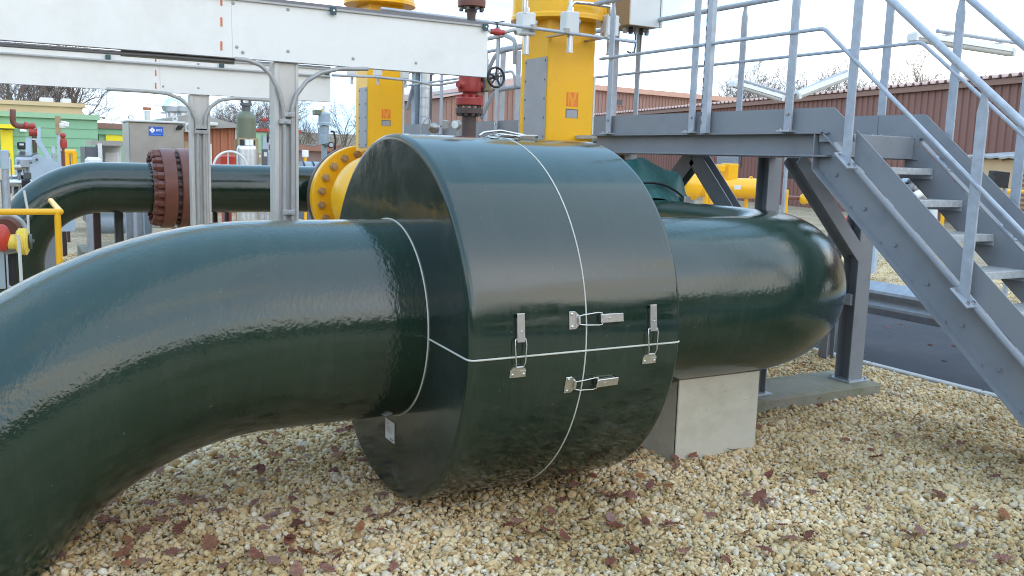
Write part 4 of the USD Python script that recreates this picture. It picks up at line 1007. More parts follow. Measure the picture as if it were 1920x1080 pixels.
obj(cv, 'bonnet_ring', MB().ring(q3 + V(.02, -.08, 0), unit(V(.35, -1, .1)), .125, .016, 36, 8), 'gal', smooth=True)
obj(cv, 'black_body', MB().box(cpx(14, 470, .08), cpx(32, 530, .25), .01), 'black', smooth=False)
obj(cv, 'grey_bracket', MB().box(cpx(-6, 470, .02), cpx(11, 540, .06), .004), 'blue_grey', smooth=False)
rod = thing('thin_rods', 'pair of thin pale rods standing before the riser of the second pipe', 'rod', cpx(50, 500) * V(1, 1, 0))
obj(rod, 'rod', MB().tube([cpx(45, 357), cpx(52, 395), cpx(54, 452)], .008, 6), 'light_grey')
obj(rod, 'rod', MB().tube([cpx(34, 440, -.2), cpx(37, 475, -.2), cpx(42, 560, -.2)], .011, 6), 'light_grey')

# ================================================================== background left
def house(name, label, cat, px0, px1, ptop, y, depth, wall, rib=0.0, ribs='h', base=0.0, ov=None):
    """A box of a building whose front stands at y."""
    a, b = on_y(px0, 300, y)[0], on_y(px1, 300, y)[0]
    zt = on_y((px0 + px1) / 2, ptop, y)[2]
    t = thing(name, label, cat, ((a + b) / 2, y + depth / 2, 0))
    m = MB().box((a, y, base), (b, y + depth, zt))
    obj(t, 'wall', m, wall, smooth=False)
    if rib:
        n = 0
        if ribs == 'h':
            for z in np.arange(base + rib, zt - .02, rib):
                obj(t, 'siding_board', MB().prism([(0, 0), (-.03, .0), (-.004, rib * .92), (0, rib * .92)], V(a, y, z - rib * .5), ay, az, b - a), wall, smooth=False)
                n += 1
        else:
            r_ = MB()
            for x in np.arange(a + rib / 2, b, rib):
                obj(t, 'wall_rib', MB().prism([(0, 0), (rib * .5, 0), (rib * .4, -.03), (rib * .1, -.03)], V(x - rib * .25, y, base), ax, ay, zt - base), wall, smooth=False)
            for yy in np.arange(y + rib / 2, y + depth, rib * 1.5):
                obj(t, 'wall_rib', MB().box((a - .03, yy, base), (a, yy + rib * .4, zt)), wall, smooth=False)
    return t, a, b, zt
gb, a, b, zt = house('green_building', 'long green clad building with a yellow door at the far left', 'building', -260, 185, 216, 46, 14, 'green_siding', .42)
obj(gb, 'roof_edge', MB().box((a - .1, 45.85, zt), (b + .1, 60.1, zt + .22)), 'green_pale', smooth=False)
ua, ub, uz = on_y(-200, 200, 52)[0], on_y(154, 200, 52)[0], on_y(75, 198, 52)[2]
obj(gb, 'roof_storey', MB().box((ua, 52, zt), (ub, 58, uz)), 'beige_wall', smooth=False)
obj(gb, 'storey_cap', MB().box((ua - .15, 51.85, uz), (ub + .15, 58.15, uz + .2)), 'beige_wall', smooth=False)
for px, w_ in ((88, 20), (125, 14)):
    q = on_y(px, 196, 54)
    obj(gb, 'roof_vent', MB().box((q[0] - w_ * .016, 54, uz), (q[0] + w_ * .016, 55, uz + .5), .04), 'light_grey', smooth=False)
da, dbx = on_y(1, 260, 46)[0], on_y(24, 260, 46)[0]
dt = on_y(12, 243, 46)[2]
d_ = obj(gb, 'door', MB().box((da, 45.88, .0), (dbx, 45.96, dt), .02), 'bright_yellow', smooth=False)
obj(d_, 'handle', MB().box((dbx - .25, 45.82, 1.0), (dbx - .15, 45.88, 1.15)), 'steel_dark', smooth=False)
obj(gb, 'door_canopy', MB().box((da - .05, 45.2, dt + .05), (dbx + .1, 45.95, dt + .22)), 'bright_yellow', smooth=False)
q, q2 = on_y(37, 239, 45.85), on_y(50, 247, 45.85)
obj(gb, 'notice_board', MB().box((q[0], 45.84, q2[2]), (q2[0], 45.9, q[2])), 'white', smooth=False)
obj(gb, 'base_strip', MB().box((a - .05, 45.9, 0), (b + .05, 60, .5)), 'concrete', smooth=False)
ga, a, b, zt = house('green_annex', 'low pale green annex with a yellow panel right of the long green building', 'building', 187, 250, 242, 52, 8, 'green_pale')
obj(ga, 'roof_edge', MB().box((a - .2, 51.7, zt), (b + .2, 60.2, zt + .28)), 'brown_fascia', smooth=False)
obj(ga, 'fascia', MB().box((a - .1, 51.8, zt - .3), (b + .1, 51.98, zt)), 'green_siding', smooth=False)
q, q2 = on_y(198, 250, 51.9), on_y(233, 265, 51.9)
obj(ga, 'yellow_panel', MB().box((q[0], 51.86, q2[2]), (q2[0], 51.99, q[2])), 'bright_yellow', smooth=False)

# stainless cabinet with the blue sign
CBY = 16.0
sc, sd2 = on_y(242, 260, CBY)[0], on_y(345, 260, CBY)[0]
sz = on_y(290, 230, CBY)[2]
sb = thing('stainless_cabinet', 'tall stainless equipment cabinet carrying a blue sign, behind the brown flange', 'cabinet', ((sc + sd2) / 2, CBY + .4, 0))
obj(sb, 'cabinet_body', MB().box((sc, CBY, .3), (sd2, CBY + .9, sz), .012), 'stainless_dull', smooth=False)
obj(sb, 'roof_sheet', MB().box((sc - .02, CBY - .05, sz), (sd2 + .02, CBY + .95, sz + .035), .01), 'light_grey', smooth=False)
for x in (sc + .05, sd2 - .12):
    obj(sb, 'lifting_eye', MB().ring((x, CBY + .1, sz + .075), ay, .035, .012, 18, 6), 'stainless', smooth=True)
for x in (sc + .06, sd2 - .06):
    obj(sb, 'leg', MB().box((x - .04, CBY + .05, 0), (x + .04, CBY + .85, .3)), 'steel', smooth=False)
q, q2 = on_y(279, 237, CBY - .01), on_y(306, 255, CBY - .01)
sg = obj(sb, 'blue_sign', MB().box((q[0], CBY - .012, q2[2]), (q2[0], CBY - .001, q[2]), .003), 'sign_blue', smooth=False)
sw_, sh_ = q2[0] - q[0], q[2] - q2[2]
lc = V(q[0] + sw_ * .235, CBY - .0125, q[2] - sh_ * .40)
lr = sh_ * .30
outer = Point(0, 0).buffer(lr * .62)
from shapely import affinity, union_all
star = union_all([Point(lr * .48 * math.cos(k * PI / 2), lr * .48 * math.sin(k * PI / 2)).buffer(lr * .46) for k in range(4)]).difference(union_all([affinity.rotate(Polygon([(-lr * .34, 0), (0, lr * .11), (lr * .34, 0), (0, -lr * .11)]), r_, origin=(0, 0)) for r_ in (0, 90)]))
obj(sg, 'logo', MB().prism(star, lc, ax, az, .002), 'white', smooth=False)
tm = meshkit.text_mesh('BPFI', sh_ * .22, .002, True)
tv = np.asarray(tm.vertices)
kx = sw_ * .40 / (tv[:, 0].max() - tv[:, 0].min())
obj(sg, 'lettering', (np.stack([q[0] + sw_ * .50 + (tv[:, 0] - tv[:, 0].min()) * kx, CBY - .0125 - tv[:, 2], q[2] - sh_ * .50 + tv[:, 1]], 1), np.asarray(tm.faces)), 'white', smooth=False)
obj(sg, 'small_line', MB().box((q[0] + sw_ * .15, CBY - .0135, q2[2] + sh_ * .12), (q2[0] - sw_ * .14, CBY - .0122, q2[2] + sh_ * .2)), 'sign_blue_light', smooth=False)
q = on_y(337, 239, CBY - .1)
obj(sb, 'flood_light', MB().bar_box(q, (.10, .10, .03), np.array(frame((0.3, -.6, -.8))), .006), 'black', smooth=False)

# low shelter with dark end and white post
lsY = 19.0
a, b = on_y(172, 280, lsY)[0], on_y(240, 280, lsY)[0]
zt = on_y(206, 267, lsY)[2]
ls = thing('low_shelter', 'low grey instrument shelter with flat roof left of the stainless cabinet', 'shelter', ((a + b) / 2, lsY + .5, 0))
obj(ls, 'roof', MB().box((a, lsY - .1, zt - .06), (b, lsY + 1.2, zt + .03)), 'stainless_dull', smooth=False)
obj(ls, 'back_panel', MB().box((a + .15, lsY + 1.0, .1), (b - .02, lsY + 1.04, zt - .06)), 'light_grey', smooth=False)
e0, e1 = on_y(160, 290, lsY - .4)[0], on_y(186, 290, lsY - .4)[0]
obj(ls, 'dark_end_panel', MB().box((e0, lsY - .4, .15), (e1, lsY + .8, on_y(172, 275, lsY - .4)[2]), .01), 'steel_dark', smooth=False)
x = on_y(188, 290, lsY - .45)[0]
for xx in (x, b - .06):
    obj(ls, 'post', MB().box((xx - .035, lsY - .45, 0), (xx + .035, lsY - .38, on_y(188, 269, lsY)[2])), 'light_grey', smooth=False)
obj(ls, 'instrument_plate', MB().box((x + .2, lsY + .9, .9), (x + .45, lsY + .98, 1.5), .01), 'white', smooth=False)
obj(ls, 'crossbar', MB().box((x + .12, lsY - .43, 1.05), (b - .08, lsY - .38, 1.12)), 'light_grey', smooth=False)
wb = thing('white_box', 'small rounded white box on the ground behind the second pipe', 'box', on_y(175, 300, 18.0) * V(1, 1, 0))
q = on_y(176, 301, 18.0)
obj(wb, 'box', MB().box((q[0] - .13, 18, .9), (q[0] + .13, 18.3, q[2] + .06), .05), 'white', smooth=False)
obj(wb, 'stand', MB().box((q[0] - .05, 18.1, 0), (q[0] + .05, 18.2, .9)), 'gal', smooth=False)

# terracotta container building with grey gable roof
TY = 24.0
a, b = on_y(346, 270, TY)[0], on_y(443, 270, TY)[0]
zt = on_y(400, 236, TY)[2]
tc = thing('terracotta_cabin', 'terracotta sheet metal cabin with a grey gable roof and air conditioner behind the tray posts', 'building', ((a + b) / 2, TY + 2, 0))
obj(tc, 'wall', MB().box((a, TY, 0), (b, TY + 5, zt)), 'terracotta', smooth=False)
for x in np.arange(a + .1, b - .05, .19):
    obj(tc, 'wall_rib', MB().prism([(0, 0), (.10, 0), (.08, -.03), (.02, -.03)], V(x, TY, 0), ax, ay, zt), 'terracotta', smooth=False)
ra, rbx, rt = on_y(306, 228, TY)[0], on_y(447, 240, TY)[0], on_y(362, 213, TY)[2]
rm_ = on_y(362, 213, TY)[0]
obj(tc, 'gable_roof', MB().prism([(ra, zt - .15), (rbx, zt - .02), (rbx, zt + .04), (rm_, rt), (ra, zt + .12)], V(0, TY - .3, 0), ax, az, -5.6), 'grey_roof', smooth=False)
q, q2 = on_y(348, 230, TY - .4), on_y(366, 248, TY - .4)
ac = obj(tc, 'air_conditioner', MB().box((q[0], TY - .4, q2[2]), (q2[0], TY - .02, q[2]), .02), 'light_grey', smooth=False)
qc = V((q[0] + q2[0]) / 2, TY - .405, (q[2] + q2[2]) / 2)
obj(ac, 'fan_grille', MB().lathe([(0, 0), (.03, -.012), (.04, -.004), (.085, -.012), (.09, 0)], qc, ay, 20), 'steel', smooth=30)
q, q2 = on_y(390, 229, TY - .5), on_y(409, 236, TY - .5)
obj(tc, 'lamp_box', MB().box((q[0], TY - .5, q2[2]), (q2[0], TY - .03, q[2]), .02), 'light_grey', smooth=False)
x = on_y(395, 280, TY - .3)[0]
obj(tc, 'down_pipe', MB().cyl((x, TY - .2, 0), (x, TY - .2, zt - .45), .045, 8), 'white')
obj(tc, 'corner_trim', MB().box((b - .03, TY - .04, 0), (b + .05, TY + .04, zt)), 'light_grey', smooth=False)
q, q2 = on_y(347, 265, TY - .1), on_y(378, 310, TY - .1)
obj(tc, 'ochre_door', MB().box((q[0], TY - .06, 0), (q2[0], TY - .01, q[2])), 'tan', smooth=False)
for i, (px, py, nm) in enumerate([(276, 208, 'thin chimney rising behind the stainless cabinet'),]):
    q = on_y(px, py, 55)
    t = thing('chimney', nm, 'chimney', q * V(1, 1, 0))
    obj(t, 'flue', MB().cyl(q * V(1, 1, 0), q, .16, 12), 'light_grey')
    obj(t, 'flue_cap', MB().cyl(q + V(0, 0, .05), q + V(0, 0, .2), .22, 12), 'terracotta')
vt = thing('roof_ventilators', 'pair of silver roof ventilators above the grey gable', 'ventilator', on_y(330, 215, 30))
for px in (321, 342):
    q = on_y(px, 212, TY + 3)
    obj(vt, 'ventilator', MB().lathe([(.12, -.6), (.12, 0), (.22, .05), (.26, .18), (.2, .32), (.05, .42), (0, .42)], q, az, 16), 'silver', smooth=30)
lp = thing('lamp_mast', 'tall grey mast left of the thinner tray post', 'mast', on_y(335, 300, 28) * V(1, 1, 0))
q = on_y(335, 180, 28)
obj(lp, 'mast', MB().cyl(q * V(1, 1, 0), q, .07, 10), 'gal')
obj(lp, 'crossbar', MB().beam(q + V(-.5, 0, -.5), q + V(.5, 0, -.5), .05, .05), 'gal', smooth=False)
lm = thing('twin_lamp_mast', 'distant twin headed lamp mast over the stainless cabinet', 'mast', on_y(312, 230, 60) * V(1, 1, 0))
q = on_y(312, 200, 60)
obj(lm, 'mast', MB().cyl(q * V(1, 1, 0), q, .06, 8), 'gal')
for s in (-1, 1):
    obj(lm, 'lamp_head', MB().box(q + V(s * .35 - .3, -.1, -.02), q + V(s * .35 + .3, .1, .12)), 'lamp_white', smooth=False)

# green tank on brown legs with silver bottles
KY = 21.0
q = on_y(462, 262, KY)
ta = thing('green_tank', 'grey green domed tank on a brown frame right of the terracotta cabin', 'tank', q * V(1, 1, 0))
rt_ = (on_y(480, 240, KY)[0] - on_y(444, 240, KY)[0]) / 2
zt = on_y(462, 207, KY)[2]
zb_ = on_y(462, 263, KY)[2]
obj(ta, 'tank_shell', MB().lathe([(0, zb_ - .62), (rt_ * .6, zb_ - .6), (rt_ * .97, zb_ - .4), (rt_, zb_ - .3), (rt_, zt - rt_ * .9)] + [(rt_ * math.cos(k), zt - rt_ * .9 + rt_ * .9 * math.sin(k)) for k in np.linspace(.1, PI / 2, 10)], (q[0], KY, 0), az, 32), 'tank_green', smooth=True)
obj(ta, 'top_nozzle', MB().lathe([(.09, zt - .02), (.09, zt + .1), (.13, zt + .1), (.13, zt + .16), (0, zt + .16)], (q[0], KY, 0), az, 14), 'steel_dark', smooth=30)
obj(ta, 'lifting_bow', MB().ring((q[0], KY, zt + .2), ay, .09, .03, 16, 6), 'steel_dark', smooth=True)
for sx in (-1, 1):
    for sy in (-1, 1):
        obj(ta, 'leg', MB().box((q[0] + sx * rt_ * .86 - .035, KY + sy * rt_ * .8 - .035, 0), (q[0] + sx * rt_ * .86 + .035, KY + sy * rt_ * .8 + .035, zb_ + .02)), 'tan', smooth=False)
obj(ta, 'frame_bar', MB().box((q[0] - rt_, KY - rt_ * .8 - .04, zb_), (q[0] + rt_, KY - rt_ * .8 + .04, zb_ + .05)), 'tan', smooth=False)
for i, px in enumerate((454, 463, 471)):
    x = on_y(px, 290, KY - .75)[0]
    t = thing('gas_bottle', ['silver gas bottle under the green tank, left one', 'silver gas bottle under the green tank, middle one', 'silver gas bottle under the green tank, right one'][i], 'gas bottle', (x, KY - .75, 0))
    ztp = on_y(px, 272, KY - .75)[2]
    obj(t, 'cylinder', MB().lathe([(0, 0), (.115, 0), (.12, .02), (.12, ztp - .1), (.09, ztp - .02), (.03, ztp), (0, ztp)], (x, KY - .75, 0), az, 16), 'silver', smooth=30)
    obj(t, 'cap', MB().cyl((x, KY - .75, ztp), (x, KY - .75, ztp + .12), .05, 10), 'white' if i else 'black')
rh = thing('hose_reel', 'bright red box with a white hoop on the ground behind the second pipe', 'hose reel', on_y(432, 302, 13) * V(1, 1, 0))
q, q2 = on_y(414, 291, 13), on_y(443, 312, 13)
obj(rh, 'red_box', MB().box((q[0], 13, .9), (q2[0], 13.35, q[2]), .02), 'red_bright', smooth=False)
obj(rh, 'stand', MB().box((q[0] + .05, 13.1, 0), (q2[0] - .05, 13.25, .9)), 'red', smooth=False)
qc = on_y(432, 315, 12.9)
obj(rh, 'white_hoop', MB().ring(qc, ay, (on_y(463, 310, 12.9)[0] - qc[0]), .016, 40, 8, 0, PI), 'white', smooth=True)
obj(rh, 'thin_rod', MB().cyl(on_y(428, 310, 12.9), on_y(427, 282, 12.9), .012, 6), 'light_grey')

# valves and boxes between the posts
vs = thing('red_valve_column', 'slim column of red valves with a black side wheel left of the near tray post', 'valve', on_y(513, 300, 15) * V(1, 1, 0))
q = on_y(513, 300, 15)
obj(vs, 'column_pipe', MB().cyl((q[0], 15, 0), (q[0], 15, on_y(513, 200, 15)[2]), .04, 10), 'brown_dark')
for p0, p1, r in ((199, 212, .07), (241, 252, .07), (256, 269, .045), (271, 282, .075)):
    obj(vs, 'valve_body', MB().lathe([(.04, 0), (r, .01), (r, .45), (r * .8, .5), (r, .55), (r, .99), (.04, 1)] if False else [(0, on_y(513, p1, 15)[2]), (r, on_y(513, p1, 15)[2]), (r * 1.05, on_y(513, (p0 + p1) / 2, 15)[2]), (r, on_y(513, p0, 15)[2]), (0, on_y(513, p0, 15)[2])], (q[0], 15, 0), az, 14), 'red', smooth=30)
hq = on_y(502, 258, 14.9)
obj(vs, 'side_wheel', MB().ring(hq, unit(V(1, -.35, 0)), .075, .012, 24, 8), 'black', smooth=True)
obj(vs, 'wheel_spoke', MB().beam(hq - V(0, 0, .075), hq + V(0, 0, .075), .02, .015), 'black', smooth=False)
obj(vs, 'wheel_stem', MB().cyl(hq, V(q[0], 15, hq[2]), .016, 8), 'steel_dark')
bt = thing('branch_tube', 'dark branch tube with a small red valve right of the green tank', 'tube', on_y(495, 225, 17))
obj(bt, 'tube', MB().tube([on_y(480, 230, 17), on_y(488, 225, 17), on_y(515, 226, 17)], .02, 6), 'steel_dark')
obj(bt, 'red_valve', MB().box(on_y(490, 227, 16.95), on_y(499, 222, 17.05), .01), 'red', smooth=False)
gsn = thing('green_container', 'pale green container with a red top far behind the red valve column', 'container', on_y(497, 300, 38) * V(1, 1, 0))
a, b = on_y(478, 260, 38)[0], on_y(560, 260, 38)[0]
zt = on_y(500, 247, 38)[2]
obj(gsn, 'body', MB().box((a, 38, 0), (b, 40.5, zt), .02), 'green_pale', smooth=False)
obj(gsn, 'red_top', MB().box((a - .1, 37.9, zt), (b + .1, 40.6, zt + .12)), 'red', smooth=False)
obj(gsn, 'grey_door', MB().box((a + .3, 37.93, .1), (a + 1.0, 37.99, zt - .15)), 'blue_grey', smooth=False)
for i, (px0, px1, p0, p1, y, m, lab) in enumerate([(492, 503, 279, 310, 16.0, 'steel_dark', 'dark grey instrument box on a stand right of the silver gas bottles'), (503, 512, 284, 312, 15.5, 'gal', 'thin grey instrument cover left of the near tray post'), (484, 491, 286, 306, 17.0, 'tan', 'ochre junction box beside the silver gas bottles'),
        (0, 17, 281, 318, 9.0, 'pale_blue', 'pale blue grey cabinet cut by the left edge'), (33, 50, 266, 280, 15.0, 'black', 'black electric actuator head at the left before the green building'), (568, 579, 281, 295, 18.0, 'white', 'small white notice box on a yellow post right of the near tray post'), (97, 104, 275, 288, 22.0, 'pale_blue', 'pale blue instrument head before the green building')]):
    a, b = on_y(px0, 290, y)[0], on_y(px1, 290, y)[0]
    za, zb2 = on_y(px0, p1, y)[2], on_y(px0, p0, y)[2]
    t = thing('instrument_box', lab, 'instrument', ((a + b) / 2, y, 0))
    obj(t, 'housing', MB().box((a, y, za), (b, y + (b - a) * .7, zb2), min(.02, (b - a) * .12)), m, smooth=False)
    obj(t, 'stand', MB().cyl(((a + b) / 2, y + (b - a) * .35, 0), ((a + b) / 2, y + (b - a) * .35, za), .03, 8), 'yellow' if m == 'white' else 'gal')
    if m in ('black', 'steel_dark', 'tan'):
        obj(t, 'display', MB().box((a + (b - a) * .25, y - .004, zb2 - (zb2 - za) * .45), (b - (b - a) * .25, y - .0005, zb2 - (zb2 - za) * .2)), 'light_grey', smooth=False)

# tall blue grey actuator
BY = 13.5
q = on_y(608, 290, BY)
ba = thing('blue_grey_actuator', 'tall blue grey cylindrical actuator with small dial right of the near tray post', 'valve actuator', q * V(1, 1, 0))
def bz(p): return on_y(608, p, BY)[2]
def bw(p0, p1): return (on_y(p1, 250, BY)[0] - on_y(p0, 250, BY)[0]) / 2
obj(ba, 'lower_stem', MB().lathe([(bw(604, 614), bz(400)), (bw(604, 614), bz(272)), (0, bz(272))], (q[0], BY, 0), az, 20), 'blue_grey', smooth=30)
obj(ba, 'mid_barrel', MB().lathe([(0, bz(272)), (bw(600, 618), bz(270)), (bw(600, 618), bz(254)), (bw(601, 617), bz(252)), (bw(600, 618), bz(236)), (0, bz(236))], (q[0], BY, 0), az, 28), 'blue_grey', smooth=30)
obj(ba, 'head_barrel', MB().lathe([(0, bz(236)), (bw(597, 622), bz(235)), (bw(597, 622), bz(231)), (bw(599, 621), bz(229)), (bw(599, 620), bz(214)), (bw(601, 618), bz(211)), (0, bz(210))], (q[0], BY, 0), az, 28), 'blue_grey', smooth=30)
obj(ba, 'tip', MB().cyl((q[0] - .01, BY, bz(210)), (q[0] - .01, BY, bz(198)), .02, 8), 'light_grey')
obj(ba, 'tip', MB().cyl((q[0] - .04, BY, bz(210)), (q[0] - .04, BY, bz(204)), .014, 8), 'yellow_pale')
g_ = on_y(619, 272, BY - .2)
obj(ba, 'dial', MB().cyl(g_, g_ + V(.0, -.05, 0), .045, 16), 'black')
obj(ba, 'dial_face', MB().cyl(g_ + V(.0, -.051, 0), g_ + V(0, -.056, 0), .032, 16), 'silver')
obj(ba, 'dial_arm', MB().cyl(g_, V(q[0], BY, g_[2]), .03, 10), 'steel_dark')
obj(ba, 'hose', MB().tube(bend_path([on_y(620, 247, BY - .1), on_y(626, 246, BY - .1), on_y(629, 262, BY - .1), on_y(628, 280, BY - .1), on_y(624, 284, BY - .1)], .06, 5), .016, 8), 'black', smooth=True)
obj(ba, 'side_box', MB().box(on_y(591, 215, BY - .05), on_y(598, 207, BY + .1), .006), 'tank_green', smooth=False)
obj(ba, 'cable', MB().tube(bend_path([on_y(598, 240, BY - .15), on_y(597, 265, BY - .15), on_y(592, 274, BY - .15), on_y(574, 271, BY - .15)], .08, 5), .012, 6), 'steel', smooth=True)
ph = thing('pipe_header', 'short blue grey pipe piece with dark bands beneath the blue grey actuator', 'pipe', on_y(590, 303, 12.0) * V(1, 1, 0))
qa, qb = on_y(563, 311, 11.6), on_y(640, 311, 11.6)
obj(ph, 'pipe_piece', MB().cyl(V(qa[0], 11.6, 1.36), V(qb[0], 11.6, 1.36), .15, 32), 'blue_grey')
for px in (566, 584):
    x = on_y(px, 311, 11.6)[0]
    obj(ph, 'band', MB().lathe([(.150, -.012), (.158, -.010), (.158, .010), (.150, .012)], (x, 11.6, 1.36), ax, 32), 'black', smooth=30)
obj(ph, 'saddle', MB().box((qa[0] + .2, 11.55, 0), (qa[0] + .3, 11.65, 1.22)), 'steel', smooth=False)

# more small equipment, far left
rv2 = thing('red_double_valve', 'brown vent elbow with a red double valve before the green building', 'valve', on_y(63, 290, 17) * V(1, 1, 0))
q = on_y(64, 300, 17)
obj(rv2, 'vent_elbow', MB().tube(bend_path([on_y(24, 205, 17), on_y(24, 236, 17), on_y(55, 237, 17)], .22, 8), .045, 12), 'brown', smooth=True)
obj(rv2, 'upper_valve', MB().lathe([(0, -.1), (.06, -.1), (.065, -.06), (.04, -.04), (.05, .03), (.04, .06), (0, .07)], on_y(58, 236, 17), ax, 14), 'red', smooth=True)
obj(rv2, 'lower_valve', MB().lathe([(0, -.08), (.065, -.08), (.07, -.05), (.045, 0), (.07, .05), (.065, .08), (0, .08)], on_y(64, 248, 17), ax, 18), 'red', smooth=30)
obj(rv2, 'stem', MB().cyl(V(q[0], 17, 0), on_y(64, 250, 17), .035, 10), 'brown_dark')
obj(rv2, 'white_band', MB().cyl(on_y(64, 262, 17), on_y(64, 260, 17), .04, 10), 'white')
rs = thing('small_red_valve', 'small red valve on a thin brown stem before the green building', 'valve', on_y(119, 290, 22) * V(1, 1, 0))
q = on_y(119, 290, 22)
obj(rs, 'stem', MB().cyl(V(q[0], 22, 0), V(q[0], 22, on_y(119, 253, 22)[2]), .028, 8), 'brown')
obj(rs, 'valve_body', MB().lathe([(0, -.12), (.06, -.1), (.075, 0), (.06, .1), (0, .12)], on_y(119, 269, 22), az, 12), 'red', smooth=30)
obj(rs, 'top_knob', MB().sphere(on_y(118, 254, 22), .06, 2), 'red', smooth=True)
bs = thing('slanted_strut_frame', 'pale blue slanted strut with an upright beside the red double valve', 'frame', on_y(85, 300, 14) * V(1, 1, 0))
obj(bs, 'slanted_strut', MB().beam(on_y(70, 262, 14), on_y(104, 315, 14), .06, .06), 'pale_blue', smooth=False)
obj(bs, 'upright', MB().beam(on_y(73, 238, 14), on_y(73, 265, 14), .04, .04).beam(on_y(53, 258, 13.9), on_y(53, 345, 13.9) , .09, .06), 'pale_blue', smooth=False)
obj(bs, 'base_beam', MB().beam(V(*(on_y(104, 312, 14)[:2]), 0), on_y(104, 312, 14), .06, .06), 'pale_blue', smooth=False)
dm = thing('pale_blue_housing', 'pale blue grey rounded valve housing behind the bend of the second pipe', 'valve', on_y(80, 320, 12.6) * V(1, 1, 0))
q = on_y(80, 318, 12.6)
hp = Polygon([(q[0] - .25, .6), (q[0] + .3, .6), (q[0] + .30, q[2] - .06), (q[0] + .08, q[2] + .10), (q[0] - .16, q[2] + .17), (q[0] - .25, q[2] + .1)]).buffer(.04)
obj(dm, 'housing', MB().prism(hp, V(0, 12.9, 0), ax, az, .3), 'pale_blue', smooth=False)
for dx, dz in ((-.06, .12), (.2, -.08), (-.17, .09)):
    obj(dm, 'bolt', MB().hexnut(q + V(dx, 12.6 - q[1] - .02, dz), -ay, .018, .02), 'steel_dark', smooth=False)
obj(dm, 'pedestal', MB().box((q[0] - .12, 12.65, 0), (q[0] + .12, 12.85, .6)), 'steel', smooth=False)
obj(dm, 'cable', MB().tube(bend_path([on_y(56, 300, 12.5), on_y(60, 290, 12.5), on_y(70, 287, 12.5)], .05, 5), .01, 6), 'dark_line', smooth=True)
ym = thing('guard_railing', 'small yellow guard railing before the foot of the green building', 'frame', on_y(130, 300, 24) * V(1, 1, 0))
for px in (125, 139):
    q = on_y(px, 285, 24)
    obj(ym, 'upright', MB().cyl(q * V(1, 1, 0), q, .06, 8), 'yellow')
obj(ym, 'top_rail', MB().cyl(on_y(121, 285, 24), on_y(142, 285, 24), .06, 8), 'yellow')
bx = thing('brown_drum', 'dark brown upright drum beside the small yellow guard railing', 'drum', on_y(123, 300, 26) * V(1, 1, 0))
q = on_y(123, 286, 26)
obj(bx, 'drum', MB().cyl(q * V(1, 1, 0), q, .11, 14), 'brown')
obj(bx, 'lid', MB().cyl(q, q + V(0, 0, .03), .12, 14), 'brown_dark')
fl = thing('flood_light_pole', 'thin pole with pale flood lights before the green building', 'lamp', on_y(108, 300, 30) * V(1, 1, 0))
q = on_y(108, 219, 30)
obj(fl, 'pole', MB().cyl(q * V(1, 1, 0), q, .045, 8), 'pale_blue')
obj(fl, 'flood_light', MB().bar_box(on_y(115, 234, 30), (.16, .12, .2), np.array(frame((.3, -1, -.4))), .01), 'white', smooth=False)
obj(fl, 'flood_light', MB().bar_box(on_y(121, 232, 30), (.16, .12, .2), np.array(frame((.9, -1, -.3))), .01), 'white', smooth=False)
obj(fl, 'pole_top', MB().box(q + V(-.07, -.07, -.5), q + V(.07, .07, .02)), 'tan', smooth=False)
cl_ = thing('instrument_cluster', 'tangle of small grey instruments and tubing on a rack at the left edge', 'instruments', on_y(35, 380, 11.5) * V(1, 1, 0))
g2 = np.random.default_rng(5)
for k in range(16):
    px, py = 22 + 30 * g2.random(), 284 + 70 * g2.random()
    c = on_y(px, py, 11.5 + .3 * g2.random())
    r_ = .02 + .035 * g2.random()
    mm = ['light_grey', 'steel_dark', 'gal', 'black', 'silver'][int(g2.integers(5))]
    if k % 2:
        obj(cl_, 'fitting', MB().cyl(c - V(r_ * 1.6, 0, 0), c + V(r_ * 1.6, 0, 0), r_ * .8, 10), mm)
    else:
        obj(cl_, 'instrument_head', MB().box(c - r_, c + r_, .006), mm, smooth=False)
for k in range(7):
    x0 = 20 + 34 * g2.random()
    obj(cl_, 'tubing', MB().tube(bend_path([on_y(x0, 285 + 30 * g2.random(), 11.6), on_y(x0 + 2, 330 + 20 * g2.random(), 11.6), on_y(x0 + 12 * (g2.random() - .5), 360, 11.6), V(*(on_y(x0, 360, 11.6)[:2]), 0)], .1, 4), .009, 6), 'gal', smooth=True)
obj(cl_, 'rack', MB().beam(on_y(0, 340, 11.7), on_y(36, 332, 11.7), .03, .03).beam(V(*(on_y(6, 340, 11.7)[:2]), 0), on_y(6, 338, 11.7), .05, .05).beam(V(*(on_y(30, 340, 11.7)[:2]), 0), on_y(30, 333, 11.7), .05, .05), 'steel', smooth=False)
obj(cl_, 'junction_box', MB().box(on_y(5, 340, 11.6), on_y(22, 362, 11.75), .01), 'steel_dark', smooth=False)

# ================================================================== between and behind the towers
pr = thing('pipe_rack', 'grey steel pipe rack with slanting struts between the two yellow towers', 'frame', on_y(785, 300, 11) * V(1, 1, 0))
def rk(px, py, y=11.0): return on_y(px, py, y)
def post_to(px, ytop, y=11.0): q = rk(px, ytop, y); return V(q[0], y, 0), q
p0, p1 = post_to(783, 60)
obj(pr, 'blue_grey_column', MB().profile(i_section(.11, .1, .01, .01), p0, p1), 'blue_grey', smooth=False)
p0, p1 = post_to(807, 60)
obj(pr, 'dark_column', MB().beam(p0, p1, .055, .055), 'steel_dark', smooth=False)
for a, b in (((777, 152), (764, 205)), ((806, 168), (786, 215)), ((778, 232), (768, 252)), ((790, 205), (786, 245))):
    obj(pr, 'slanting_strut', MB().beam(rk(*a), rk(*b), .04, .04), 'steel', smooth=False)
obj(pr, 'top_beam', MB().beam(rk(740, 128), rk(812, 136), .07, .07), 'steel', smooth=False)
